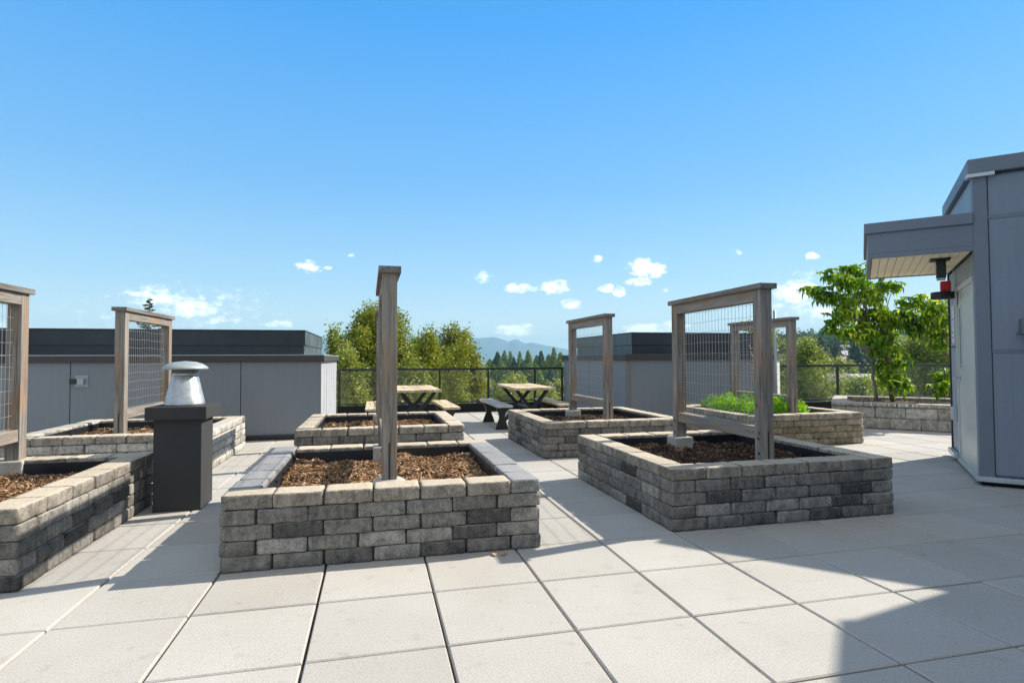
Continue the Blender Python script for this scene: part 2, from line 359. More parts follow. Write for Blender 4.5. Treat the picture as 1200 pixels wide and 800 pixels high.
# ------------------------------------------------------------------ trellis (frame runs along local y, origin at the centre, ground level)
def make_trellis(half=.70, top=1.885, near_block=False):
    root = empty('trellis')
    pw = .052
    for s in (-1, 1):
        b = MB(); yc = s*half
        b.box(-pw, pw, yc-pw, yc+pw, .431, top-.045, .004)
        po = b.build('post', 'wood_z', root)
        sl = MB(); sl.box(-.006, .006, yc-pw-.0015, yc-pw+.004, .433, .68) if s < 0 else sl.box(-.006, .006, yc+pw-.004, yc+pw+.0015, .433, .68)
        for z in (.50, .62):
            sl.lathe([(.009, 0), (.009, .006), (.004, .009), (0, .009)], (0, 0, 0), 8) if False else sl.box(-pw-.004, -pw+.002, yc-.009, yc+.009, z-.009, z+.009)
        sl.build('post_bracket', 'black', po)
    MB().box(-.05, .05, -half+pw+.001, half-pw-.001, top-.14, top-.045, .004).build('top_rail', 'wood_y', root)
    MB().box(-.078, .078, -half-pw-.035, half+pw+.035, top-.045, top, .004).build('cap_board', 'cap_wood', root)
    MB().box(-.045, .045, -half+pw+.001, half-pw-.001, .61, .71, .004).build('bottom_rail', 'wood_y', root)
    # welded wire mesh
    b = MB(); r = .0016; y0, y1, z0, z1 = -half+pw, half-pw, .71, top-.14
    nv = 24; nh = 10
    for k in range(1, nv):
        y = y0+(y1-y0)*k/nv; b.tube([(0, y, z0), (.002, y+.003*math.sin(k), (z0+z1)/2), (0, y, z1)], r, 4, False)
    for k in range(0, nh+1):
        z = z0+.015+(z1-z0-.03)*k/nh
        pts = [(.0035*(1 if i % 2 else -1), y0+(y1-y0)*i/nv, z+.004*math.sin(i*.5+k)) for i in range(nv+1)]
        b.tube(pts, r, 4, False)
    b.build('wire_mesh', 'wire', root)
    # footings: low round puck at the near post, rough cube at the far post
    MB().lathe([(.0, .26), (.115, .26), (.12, .35), (.112, .415), (.09, .428), (0, .431)], (0, -half, 0), 20).build('footing', 'conc', root)
    b = MB(); b.box(-.10, .10, half-.10, half+.10, .25, .455, .014)
    for v in b.bm.verts: v.co += noise.noise_vector(v.co*9)*.006
    o = b.build('footing', 'conc', root)
    return root
# ------------------------------------------------------------------ foliage
def tree_wood(b, base, top, r0, r1, seed, bend=.06, n=7):
    rr = random.Random(seed); base = Vector(base); top = Vector(top); L = (top-base).length; pts = []; rad = []
    for i in range(n+1):
        t = i/n; p = base.lerp(top, t); w = math.sin(t*math.pi)
        p += Vector((rr.uniform(-1, 1), rr.uniform(-1, 1), 0))*L*bend*w; pts.append(p); rad.append(r0+(r1-r0)*t)
    b.tube(pts, rad, 8); return pts
def leaf_quads(P, size, rg, flat=.5, asp=.55, droop=0.):
    n = len(P); s = size*rg.uniform(.6, 1.3, n)
    th = rg.uniform(0, 2*np.pi, n); el = rg.normal(-droop, flat, n)
    a = np.stack([np.cos(th)*np.cos(el), np.sin(th)*np.cos(el), np.sin(el)], -1)
    r = rg.normal(size=(n, 3)); b = np.cross(a, r); b /= np.linalg.norm(b, axis=1)[:, None]+1e-9
    a *= s[:, None]; b *= (s*asp)[:, None]
    V = np.stack([P-a, P-b*.9+a*.1, P+a, P+b*.9+a*.1], 1).reshape(-1, 3); return V
def cloud_leaves(clumps, n, size, seed, asp=.55, surf=.5, droop=0.):
    """clumps: (centre, radii, weight); leaves sit mostly near each clump's skin, in small sprays"""
    rg = np.random.default_rng(seed); w = np.array([c[2] for c in clumps]); w = w/w.sum(); out = []
    for (c, r, _), k in zip(clumps, (w*n).astype(int)):
        ns = max(1, k//9); d = rg.normal(size=(ns, 3)); d /= np.linalg.norm(d, axis=1)[:, None]
        rad = rg.uniform(surf, 1.08, ns)**.6; sp = np.array(c)+d*rad[:, None]*np.array(r)
        q = np.repeat(sp, 9, 0)+rg.normal(size=(ns*9, 3))*size*2.0
        out.append(q)
    return leaf_quads(np.concatenate(out), size, rg, .7, asp, droop)
def crown_clumps(c, r, n, seed, cr=.34, shape=1.):
    rr = random.Random(seed); out = []
    for i in range(n):
        while True:
            p = Vector((rr.uniform(-1, 1), rr.uniform(-1, 1), rr.uniform(-1, 1)))
            if p.length < 1: break
        zz = rr.uniform(-1, 1); an = rr.uniform(0, 6.283); q = math.sqrt(1-abs(zz)**2.6)*rr.random()**.42; p = Vector((math.cos(an)*q, math.sin(an)*q, zz)); taper = 1
        k = rr.uniform(.6, 1.25)*cr
        out.append(((c[0]+p.x*r[0]*taper, c[1]+p.y*r[1]*taper, c[2]+p.z*r[2]), (r[0]*k, r[1]*k, r[2]*k*.75), k**2))
    return out
def broadleaf(x, y, zg, ztop, rx, label, group=None, m='leaf_poplar', n=16000, size=.13, seed=1, name='deciduous_tree', nclump=34, cr=.30, low=.12, link_group=True):
    root = empty(name, (x, y, zg)); tag(root, label, 'tree', group)
    H = ztop-zg; rz = H*(1-low)/2; c = (0, 0, H-rz)
    cl = crown_clumps(c, (rx*.93, rx*.93, rz*.93), int(nclump*1.5), seed, cr); cl.append(((0, 0, H-rz*.22), (rx*.32, rx*.32, rz*.2), .05))
    b = MB(); rr = random.Random(seed+5)
    tp = tree_wood(b, (0,0,0), (rr.uniform(-.1,.1)*rx, 0, H*.86), max(.12, H*.018), .03, seed)
    for cc, _, _ in cl[::2]:
        k = min(len(tp)-1, max(1, int(len(tp)*(cc[2]/H)*.62))); b.tube([tp[k], tp[k].lerp(Vector(cc), .5)+Vector((0,0,-.1)), Vector(cc)], [max(.03, H*.006), max(.02, H*.004), .012], 5, False)
    b.build('trunk', 'bark', root)
    V = cloud_leaves(cl, int(n*1.35), size, seed); link('crown', np_mesh('crown', V, np.arange(len(V)).reshape(-1, 4)), root, m)
    return root
def conifer_mesh(H, R_, n, seed, sz=.35, ragged=.3):
    rg = np.random.default_rng(seed); t = rg.uniform(0, 1, n)**.8   # 0 = top
    lay = np.clip(t*.55+.45*(np.floor(t*26+rg.normal(0, .5, n))/26), 0, 1); az = rg.integers(0, 11, n)/11*2*np.pi + lay*40 + rg.normal(0, .16, n)
    rmax = R_*(.05+0.95*lay**.72)*np.maximum(.2, 1+ragged*np.sin(az*3+lay*30)*.6+ragged*rg.normal(0, .32, n)); rr = rmax*rg.uniform(.25, 1, n)**.55
    z = H*(1-lay*.9) - rr*.30 - rg.uniform(0, 1, n)*H*.018
    P = np.stack([rr*np.cos(az), rr*np.sin(az), z], -1)
    s = sz*rg.uniform(.6, 1.3, n)*(.45+.55*lay)
    a = np.stack([np.cos(az), np.sin(az), np.full(n, -.35)+rg.normal(0, .2, n)], -1)*s[:, None]
    b = np.stack([-np.sin(az), np.cos(az), rg.normal(0, .5, n)], -1)*(s*.45)[:, None]
    return np.stack([P-a, P-b, P+a, P+b], 1).reshape(-1, 3)
def conifer(x, y, zg, ztop, R_, label, group=None, m='leaf_conifer', n=2400, seed=1, sz=None, name='conifer_tree', low=0.):
    root = empty(name, (x, y, zg)); tag(root, label, 'tree', group); H = ztop-zg
    MB().tube([(0,0,0), (0,0,H*.5), (0,0,H*.985)], [H*.014, H*.008, .02], 6).build('trunk', 'bark', root)
    V = conifer_mesh(H, R_, n, seed, sz or R_*.16); link('crown', np_mesh('crown', V, np.arange(len(V)).reshape(-1, 4)), root, m)
    return root
# ================================================================== SETTING
def sm(a, b, x): t = max(0., min(1., (x-a)/(b-a))); return t*t*(3-2*t)
def ground_z(x, y):
    px, d = inv(x, y)
    if px is None: return -12.
    w = sm(640, 900, px)
    left = -12-sm(60, 300, d)*14 - sm(300, 1500, d)*12
    right = -12+sm(60, 200, d)*2+sm(180, 600, d)*19 - sm(700, 2500, d)*30
    return left*(1-w)+right*w
rs = [0, 8, 20, 40, 60, 90, 130, 180, 240, 300, 380, 460, 560, 700, 900, 1300, 2000, 3500, 6000, 9000]
na = 120; V = [(CX, CY, -12.)]; Fq = []
for r in rs[1:]:
    for k in range(na):
        a = k/na*math.tau; x, y = CX+r*math.sin(a), CY+r*math.cos(a); V.append((x, y, ground_z(x, y)))
tri = []
for i in range(len(rs)-2):
    for k in range(na):
        a = 1+i*na+k; b = 1+i*na+(k+1) % na; Fq.append((a, a+na, b+na, b))
me = bpy.data.meshes.new('ground'); me.from_pydata(V, [], Fq+[(0, 1+k, 1+(k+1) % na) for k in range(na)]); me.update()
for p in me.polygons: p.use_smooth = True
tag(link('ground', me, None, 'ground'), kind='structure')
# mountains: ridge heightfields with real depth
def ridge(prof, depth, thick, seed, name):
    pxs = np.linspace(prof[0][0], prof[-1][0], 520); pys = np.interp(pxs, [p[0] for p in prof], [p[1] for p in prof])
    nd = 16; V = []; zb = -40.
    for i, (px, py) in enumerate(zip(pxs, pys)):
        for j in range(nd+1):
            t = j/nd; d = depth-thick*.5+thick*t; x, y = at(px, d)
            top = CH + (420-py+(px-600)*.004)/F*depth + (noise.noise(Vector((px*.13, seed, 0)))+.6*noise.noise(Vector((px*.36, seed, 5))))*depth/F*.9
            f = 1-abs(t*2-1)**1.25; V.append((x, y, zb+(top-zb)*f*(1+.10*noise.noise(Vector((px*.05, j*.7, seed)))*(0 if j == nd//2 else 1))))
    ii = np.arange(len(V)).reshape(len(pxs), nd+1)
    Q = np.stack([ii[:-1, :-1], ii[1:, :-1], ii[1:, 1:], ii[:-1, 1:]], -1).reshape(-1, 4)
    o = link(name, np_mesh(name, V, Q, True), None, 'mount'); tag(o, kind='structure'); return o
ridge([(-500,414),(-250,409),(-50,411),(100,405),(250,402),(330,398),(420,392),(500,393),(560,395.6),(580,394.6),(589,397.5),(596,400),(606,396.6),(611,401),(616,402.5),(621,401),(630,403),(645,406),(667,410),(700,412),(760,412),(830,415),(900,418),(1050,417),(1300,420)], 6000, 1600, 3, 'mountain_ridge')
# roof deck body and paving
tag(MB().box(-8.2, 17.5, -9.5, 11.60, -14, -.055).build('roof_deck', 'joint'), kind='structure')
def slabs():
    V, Fc = [], []; S = .61; g = .0060; bv = .006
    rr = random.Random(3)
    for i in range(-15, 29):
        for j in range(-15, 19):
            x0, x1, y0, y1 = i*S+g, (i+1)*S-g, j*S+g, (j+1)*S-g
            dz = rr.uniform(-.0012, .0012); tx, ty = rr.uniform(-.0010, .0010), rr.uniform(-.0010, .0010); b = len(V)
            x0 += rr.uniform(-.0012, .0012); y0 += rr.uniform(-.0012, .0012)
            for z, o in ((-.05, 0), (-bv, 0), (0, bv)):
                for sx, sy in ((0,0),(1,0),(1,1),(0,1)):
                    V.append(((x1-o if sx else x0+o), (y1-o if sy else y0+o), z+(dz+tx*(sx-.5)*2+ty*(sy-.5)*2 if z > -.04 else 0)))
            for l in (0, 4):
                for k in range(4): Fc.append((b+l+k, b+l+(k+1) % 4, b+l+4+(k+1) % 4, b+l+4+k))
            Fc.append((b+8, b+9, b+10, b+11))
    return np_mesh('paving', V, Fc)
tag(link('paving', slabs(), None, 'paver'), kind='structure')
# ================================================================== PLANTERS + TRELLISES
GP = 'raised garden planters of tumbled grey block'
P_ = [ # x0,y0, label, chips, dark, capside, res
 ('raised_planter', .605, 1.78, 'front centre raised block planter with grey side caps and bright bark mulch, nearest the camera', 7000, False, 'stone_cap_grey', .022, 1),
 ('raised_planter', 3.635, 1.86, 'front right raised block planter with darker mulch, half in the shade of the entrance building', 6500, True, 'stone_cap', .022, 2),
 ('raised_planter', -2.405, 1.76, 'front left raised block planter cut off by the left edge of the picture', 5000, False, 'stone_cap', .025, 3),
 ('raised_planter', .60, 5.08, 'raised block planter directly behind the front centre one, before the picnic tables', 3000, False, 'stone_cap', .034, 4),
 ('raised_planter', -2.33, 5.10, 'raised block planter behind the black chimney, against the left grey bulkhead', 3000, False, 'stone_cap', .034, 5),
 ('raised_planter', 3.60, 5.04, 'raised block planter beside the picnic benches, in front of the right grey bulkhead', 3000, True, 'stone_cap', .034, 6),
 ('raised_planter', 6.60, 5.10, 'raised block planter filled with bright green leafy herbs', 2500, True, 'stone_cap', .034, 7)]
planters = []
for (nm, x0, y0, lab, ch, dk, cs, res, sd) in P_:
    planters.append(make_planter(nm, x0, y0, 6, 6, lab, GP, res, ch, dk, cs, sd, pale=(sd == 5)))
tr0 = make_trellis()
GT = 'timber trellis frames with wire mesh standing in the planters'
T_ = [(1.605, 2.87, 'trellis seen edge-on in the front centre planter'),
      (4.63, 2.80, 'large trellis frame in the front right planter, its mesh seen against the sky'),
      (-1.39, 2.93, 'trellis at the left edge of the picture, only its far post and mesh showing'),
      (1.59, 6.10, 'trellis hidden almost wholly behind the edge-on one, in the planter before the picnic tables'),
      (-1.30, 6.12, 'trellis behind the black chimney, against the left grey bulkhead'),
      (4.60, 6.00, 'trellis in the planter right of the picnic benches, before the right bulkhead'),
      (7.60, 6.08, 'trellis rising from the bright green herbs, with dry vine on its mesh')]
for i, (x, y, lab) in enumerate(T_):
    t = tr0 if i == 0 else copy_tree(tr0); t.location = (x, y, 0); t.rotation_euler.z = R([.6, -1.5, .3, .2, -.5, .3, -.3][i])
    tag(t, lab, 'trellis', GT)
tr0.scale.z = 1.025
# herbs
def herbs():
    rg = np.random.default_rng(11); out = []
    ox, oy = 6.60, 5.10; n = 46
    for k in range(n):
        x = ox+.30+rg.uniform(0, 1)*1.25; y = oy+.30+rg.uniform(0, 1)*1.35; h = rg.uniform(.22, .40)*(1 if x < ox+1.35 else .6); r = rg.uniform(.10, .17)
        m = 560; t = rg.uniform(.1, 1, m); d = rg.normal(size=(m, 3)); d /= np.linalg.norm(d, axis=1)[:, None]
        P = np.stack([x+d[:,0]*r*t**.7, y+d[:,1]*r*t**.7, .34+h*t*(.55+.45*np.abs(d[:,2]))], -1); out.append(P)
    P = np.concatenate(out); P[:,0] = np.clip(P[:,0], ox+.12, ox+1.95); return leaf_quads(P, .017, rg, .8, .5)
V = herbs(); o = link('herb_planting', np_mesh('herb_planting', V, np.arange(len(V)).reshape(-1, 4)), None, 'leaf_herb')
tag(o, 'dense bright green feathery herbs filling the planter', 'herbs', kind='stuff')
b = MB(); rr = random.Random(4)
for k in range(9):
    y = 6.30+rr.uniform(-.16, .12); z = 1.0+k*.055+rr.uniform(-.02, .02); s = rr.uniform(.015, .03); mt = Matrix.Translation((7.60-.012, y, z)) @ Matrix.Rotation(rr.uniform(-1.5, 1.5), 4, 'X') @ Matrix.Rotation(rr.uniform(-.8, .8), 4, 'Y')
    b.prism([(-s*.4, -s), (s*.4, -s*.5), (s*.5, s*.6), (0, s*1.4), (-s*.5, s*.4)], -.002, .002, mtx=mt @ Matrix.Rotation(R(90), 4, 'Y'))
b.tube([(7.588, 6.22, .72), (7.592, 6.28, .95), (7.586, 6.25, 1.2), (7.59, 6.36, 1.5)], .004, 5)
tag(b.build('dry_vine', 'dry'), 'withered brown vine clinging to the mesh above the green herbs', 'vine')
# ================================================================== CHIMNEY
ch = empty('roof_chimney', (-.115, 3.60, 0)); tag(ch, 'square black stucco chimney box with a galvanised cone vent on top', 'chimney')
MB().box(-.185, .185, -.18, .18, 0, .775, .006).build('chimney_box', 'stucco', ch)
MB().box(-.235, .235, -.235, .235, .776, .885, .006).build('chimney_cap', 'stucco', ch)
vt = MB().lathe([(.162, .886), (.159, .90), (.108, 1.125), (.103, 1.13), (.103, 1.20)], (0,0,0), 40)
vt = vt.build('vent_cone', 'galv', ch)
MB().lathe([(.107, 1.140), (.109, 1.155), (.107, 1.17)], n=36).build('vent_band', 'galv', vt)
MB().lathe([(.0, 1.205), (.16, 1.203), (.178, 1.197), (.184, 1.201), (.176, 1.218), (.14, 1.244), (.085, 1.262), (.0, 1.270)], (0,0,0), 44).build('rain_cap', 'cap_metal', ch)
# ================================================================== LEFT BULKHEAD
bl = empty('roof_bulkhead', (-3.3, 9.6, 0)); tag(bl, 'left low grey panelled roof bulkhead with dark metal parapet', 'bulkhead', 'low grey panelled bulkheads on the roof')
def L(x): return x+3.3
def Ly(y): return y-9.6
yf, xr, yb, xl = 7.78, .665, 11.72, -8.1
b = MB(); js = [-8.1, -6.4, -4.6, -2.87, -.54, xr]
for a0, a1 in zip(js, js[1:]): b.box(L(a0)+.006, L(a1)-.006, Ly(yf), Ly(yf)+.03, .085, 1.245)
b.box(L(xl), L(xr)-.03, Ly(yf)+.031, Ly(yb)-.02, .0, 1.245)
b.build('wall', 'panel', bl)
b = MB()
for x in js[1:-1]: b.box(L(x)-.005, L(x)+.005, Ly(yf)+.018, Ly(yf)+.0305, .085, 1.243)
b.box(L(xl), L(xr)-.012, Ly(yf)+.004, Ly(yf)+.031, .0, .04); b.build('joint_strip', 'trim', bl)
b = MB(); ns = 14
for k in range(ns):
    a0 = yf+.035+(yb-yf-.05)*k/ns; a1 = yf+.035+(yb-yf-.05)*(k+1)/ns; b.box(L(xr)-.03, L(xr)-(.004 if k % 2 else .0), Ly(a0)+.006, Ly(a1)-.006, .06, 1.243)
b.build('side_siding', 'siding', bl)
MB().box(L(xl), L(xr)+.01, Ly(yf)-.022, Ly(yf)-.002, .045, .085).build('base_flashing', 'flash', bl)
b = MB(); b.box(L(xl), L(xr)+.05, Ly(yf)-.05, Ly(yb)+.05, 1.247, 1.345, .006); b.build('roof_edge', 'trim', bl)
MB().box(L(xl), L(xr)+.045, Ly(yf)-.045, Ly(yb)+.045, 1.346, 1.360).build('roof_sheet', 'cap_metal', bl)  # pale metal puts the sunlit edge line into the sheet's colour
b = MB(); xu, yu = .36, 8.22
b.box(L(xl), L(xu)-.022, Ly(yu)+.022, Ly(yb)-.25, 1.359, 1.515); b.build('parapet_base', 'flash', bl)
b = MB(); b.box(L(xl), L(xu), Ly(yu), Ly(yb)-.22, 1.516, 1.755, .006)
for x in (-6.3, -4.3, -2.1, -.2): b.box(L(x)-.012, L(x)+.012, Ly(yu)-.004, Ly(yu)+.002, 1.52, 1.75)
po = b.build('parapet', 'flash', bl)
MB().box(L(xu)+.001, L(xu)+.006, Ly(yu)+.004, Ly(yb)-.226, 1.52, 1.752).build('side_flashing', 'flash_side', po)
MB().box(L(xu)-.021, L(xu)-.010, Ly(yu)+.025, Ly(yb)-.252, 1.36, 1.513).build('side_flashing', 'flash_side', po)
MB().box(L(xl), L(xu)+.01, Ly(yu)-.012, Ly(yb)-.21, 1.756, 1.775).build('coping', 'flash', po)
la = MB().box(L(-2.81), L(-2.64), Ly(yf)-.008, Ly(yf)-.001, .885, 1.055, .002).build('lock_plate', 'cap_metal', bl)
b = MB(); b.box(L(-2.76), L(-2.67), Ly(yf)-.07, Ly(yf)-.009, .915, 1.01, .012); b.build('lock_body', 'cap_metal', la)
MB().box(L(-2.86), L(-2.765), Ly(yf)-.055, Ly(yf)-.025, .93, 1.005, .004).build('lever', 'black', la)
# ================================================================== RIGHT BULKHEAD
br = empty('roof_bulkhead', (6.14, 8.0, 0)); tag(br, 'right low grey panelled roof bulkhead behind the trellises, with a dark metal parapet', 'bulkhead', 'low grey panelled bulkheads on the roof')
x1, xc, yc, yB = 3.22, 3.78, .56, 3.7
b = MB(); js = [0.075, 1.16, 2.2, x1]
for a0, a1 in zip(js, js[1:]): b.box(a0+.006, a1-.006, 0, .03, .085, 1.245)
js2 = [.075, 1.0, 1.95, 2.85, yB]
for a0, a1 in zip(js2, js2[1:]): b.box(0, .03, a0+.006, a1-.006, .085, 1.245)
b.prism([(.031, .031), (x1, .031), (xc-.02, yc), (xc-.02, yB), (.031, yB)], 0, 1.245); b.build('wall', 'panel', br)
b = MB()
b.bm.free()
for x in js[1:-1]: MB().box(x-.005, x+.005, .018, .0305, .085, 1.243).build('joint_strip', 'trim', br)
for y in js2[1:-1]: MB().box(.018, .0305, y-.005, y+.005, .085, 1.243).build('joint_strip', 'trim', br)
MB().box(-.006, .075, -.006, .075, .045, 1.246).build('corner_trim', m_noisy('taupe_trim', (.19,.165,.16), .1, 3, .6), br)
b = MB(); dv = Vector((.7071, .7071, 0)); Tm = Matrix.Translation((x1, .012, 0)) @ Matrix.Rotation(R(45), 4, 'Z')
for k in range(7): b.box(k*.11+.004, (k+1)*.11-.004, -.02, .01, .06, 1.243, mtx=Tm)
b.build('side_siding', m_noisy('cream_siding', (.72,.71,.68), .05, 2, .6), br)
b = MB(); b.prism([(-.05, -.05), (x1+.03, -.05), (xc+.05, yc-.03), (xc+.05, yB+.05), (-.05, yB+.05)], 1.247, 1.345); b.build('roof_edge', 'trim', br)
b = MB(); b.prism([(-.045, -.045), (x1+.03, -.045), (xc+.045, yc-.03), (xc+.045, yB+.045), (-.045, yB+.045)], 1.346, 1.358); b.build('roof_sheet', 'flash_side', br)
b = MB(); b.box(.272, 3.1, .322, yB-.25, 1.359, 1.535); b.build('parapet_base', 'flash', br)
b = MB(); b.box(.25, 3.12, .30, yB-.22, 1.536, 1.765, .006); po = b.build('parapet', 'flash', br)
MB().box(.244, .249, .31, yB-.23, 1.54, 1.76).build('side_flashing', 'flash_side', po)
MB().box(.262, .271, .33, yB-.26, 1.36, 1.533).build('side_flashing', 'flash_side', po)
MB().box(.24, 3.13, .288, yB-.21, 1.766, 1.785).build('coping', 'flash', po)
MB().box(-.008, x1, -.022, -.008, .045, .085).build('base_flashing', 'flash', br)
MB().tube([(9.27, 7.86, 0), (9.27, 7.86, 2.22)], .028, 12).build('vent_pole', 'cap_metal'); tag(bpy.data.objects['vent_pole'], 'thin grey upright pole beside the corner of the right bulkhead, behind the herb trellis', 'pole')
# ================================================================== PARAPET KERB, RAILINGS
pk = MB(); pk.box(.69, 6.13, 11.64, 11.80, 0, .205, .006); tag(pk.build('parapet_kerb', 'membrane'), 'low black membrane kerb under the rear glass railing behind the picnic tables', 'kerb')
pk = MB(); pk.box(9.93, 17.4, 8.72, 8.90, 0, .30, .006); tag(pk.build('parapet_kerb', 'membrane'), 'low black membrane kerb under the right glass railing behind the herbs', 'kerb')
def railing(x0, x1, y, posts, zk, zt, label):
    r = empty('glass_railing', (x0, y, zk)); tag(r, label, 'railing', 'black railings with clear glass panels')
    zt -= zk
    MB().box(0, x1-x0, -.025, .025, zt-.05, zt, .004).build('top_rail', 'black', r)
    MB().box(0, x1-x0, -.02, .02, .03, .055).build('bottom_rail', 'black', r)
    for p in posts: MB().box(p-x0-.022, p-x0+.022, -.022, .022, .0, zt-.051, .003).build('post', 'black', r)
    for a, b_ in zip(posts, posts[1:]):
        MB().box(a-x0+.03, b_-x0-.03, -.004, .004, .057, zt-.052).build('glass_panel', 'glass', r)
railing(.70, 6.12, 11.70, [.725, 1.87, 3.02, 4.20, 5.38, 6.09], .206, 1.06, 'long glass railing behind the picnic tables, between the two bulkheads')
railing(9.97, 17.3, 8.80, [10.0, 11.62, 13.2, 14.8, 16.4, 17.27], .301, 1.12, 'glass railing at the right behind the leafy roof trees')
# ================================================================== PICNIC TABLES, BENCHES
def xleg(w, h, y, th=.035, bw=.065):
    b = MB()
    for s in (-1, 1):
        n = 9; L_, R2 = [], []
        for i in range(n):
            t = i/(n-1); z = .0+h*t; x = s*(w/2)*((1-2*t)*.75+.25*math.cos(t*math.pi))*.95 
            L_.append((x, z))
        poly = []
        for sg in (1, -1):
            for i in (range(n) if sg == 1 else range(n-1, -1, -1)):
                x, z = L_[i]; x2, z2 = L_[min(i+1, n-1)]; x3, z3 = L_[max(i-1, 0)]; d = Vector((x2-x3, z2-z3)).normalized(); nrm = Vector((-d.y, d.x))*bw/2*sg
                poly.append((x+nrm.x, min(h, max(0, z+nrm.y))))
        off = y + (.001 if s > 0 else -th-.001)
        vs0 = [b.bm.verts.new((px_, off, pz_)) for px_, pz_ in poly]; vs1 = [b.bm.verts.new((px_, off+th, pz_)) for px_, pz_ in poly]
        m_ = len(poly)//2
        for i in range(m_-1):
            j = 2*m_-1-i
            b.bm.faces.new((vs0[i], vs0[i+1], vs0[j-1], vs0[j])); b.bm.faces.new((vs1[j], vs1[j-1], vs1[i+1], vs1[i]))
        for i in range(2*m_): k = (i+1) % (2*m_); b.bm.faces.new((vs0[i], vs1[i], vs1[k], vs0[k]))
    return b
def make_table():
    r = empty('picnic_table'); b = MB(); W, D_ = .74, 1.82; n = 5; pw = W/n
    for k in range(n): b.box(-W/2+k*pw+.003, -W/2+(k+1)*pw-.003, -D_/2+.004*(k % 2), D_/2, .715, .757, .004)
    b.build('table_top', 'table_wood', r)
    for y in (-.58, .58): xleg(.60, .713, y).build('leg', 'black', r)
    b = MB(); b.box(-.03, .03, -.54, .54, .34, .38); 
    for y in (-.58, .58): b.box(-.3, .3, y-.03, y+.03, .700, .714)
    b.build('stretcher', 'black', r); return r
def make_bench():
    r = empty('bench'); b = MB(); n = 2; W, D_ = .29, 1.80; pw = W/n
    for k in range(n): b.box(-W/2+k*pw+.003, -W/2+(k+1)*pw-.003, -D_/2, D_/2, .412, .452, .004)
    b.build('seat', 'table_wood', r)
    for y in (-.62, .62):
        b = MB(); pts = [(-.12, 0), (.12, 0), (.105, .05), (.05, .2), (.055, .27), (.12, .411), (-.12, .411), (-.055, .27), (-.05, .2), (-.105, .05)]
        v0 = [b.bm.verts.new((x, y-.03, z)) for x, z in pts]; v1 = [b.bm.verts.new((x, y+.03, z)) for x, z in pts]; m_ = 5
        order = [(0,1,2,9),(9,2,3,8),(8,3,4,7),(7,4,5,6)]
        for q in order: b.bm.faces.new([v0[i] for i in q]); b.bm.faces.new([v1[i] for i in q][::-1])
        for i in range(10): k = (i+1) % 10; b.bm.faces.new((v0[i], v0[k], v1[k], v1[i]))
        b.build('leg', 'black', r)
    return r
tb = make_table(); bn = make_bench()
t2 = copy_tree(tb); tb.location = (4.34, 8.78, 0); t2.location = (2.24, 8.66, 0); tb.rotation_euler.z = R(-1); t2.rotation_euler.z = R(1)
tag(tb, 'picnic table with a pale plank top, in full view between two benches', 'table', 'picnic tables by the rear railing')
tag(t2, 'picnic table partly hidden behind the edge-on trellis post', 'table', 'picnic tables by the rear railing')
for i, (x, y, a, lab) in enumerate([(3.76, 8.80, 0, 'greyed bench left of the fully visible picnic table'), (4.92, 8.76, -1.5, 'pale bench right of the fully visible picnic table, touching the far trellis in view'),
                                 (2.79, 8.70, 1, 'pale bench just right of the table behind the edge-on trellis'), (1.50, 8.72, 0, 'bench poking out left of the edge-on trellis post')]):
    o = bn if i == 0 else copy_tree(bn); o.location = (x, y, 0); o.rotation_euler.z = R(a); tag(o, lab, 'bench', 'picnic benches by the rear railing')
gb = [c for c in bn.children if c.name.startswith('seat')][0]; gm = gb.data.copy(); gm.materials[0] = M['bench_grey']; gb.data = gm
# ================================================================== ENTRANCE BUILDING (rotated 45 deg): local x = along door wall (u), local y = -v (outwards to the left)
KX, KY = 7.40, 2.50; ZT = 3.27
eb = empty('entrance_building', (KX, KY, 0), R(45)); tag(eb, 'blue-grey panelled stair penthouse with door and canopy at the right edge', 'building')
# local axes: +x = u (away along the door wall), +y = -v (towards the left), wall body lies at y<0, x>0
WU, WV = 2.02, 9.
b = MB(); b.box(.03, WU, -WV, -.03, .06, ZT-.16)
b.box(.0, .029, -.99, -.11, .10, ZT-.17); b.box(.0, .029, -.99, -.11, .10, 1.335)
b2 = MB(); b2.box(.03, WU, -WV, -.03, .03, ZT-.16)
zs = [.10, 1.335, 2.675, ZT-.17]; ys = [-9, -7.8, -6.55, -5.3, -4.05, -2.8, -1.45, -.105]
for z0, z1 in zip(zs, zs[1:]):
    for y0, y1 in zip(ys, ys[1:]): b2.box(.002, .029, y0+.008, y1-.008, z0+.014, z1-.014)
b.bm.free(); b2.build('wall', 'panel_blue', eb)
b = MB()
for z in zs[1:-1]: b.box(-.003, .0015, -9, -.105, z-.020, z+.020)
b.build('joint_trim', 'trim_blue', eb)
MB().box(-.012, .10, -.102, .012, .09, ZT-.16, .003).build('corner_board', 'trim_blue', eb)
b = MB(); b.box(-.05, WU+.05, -WV, .05, ZT-.15, ZT, .01); po = b.build('parapet_flashing', 'trim_blue', eb)
MB().box(-.055, .06, -.16, .056, ZT-.185, ZT-.151).build('drip_edge', 'alum', po)
b = MB(); b.box(-.045, -.002, -WV, .045, .045, .092, .004); b.box(-.001, .10, .013, .045, .045, .092, .004); b.box(1.45, WU+.03, .013, .06, .045, .11, .006); b.build('base_flashing', 'alum', eb)
MB().box(.005, WU, -WV, -.005, -.05, .03).build('base_shadow_strip', 'membrane', eb)  # black strip paints the shadow in the gap under the base flashing
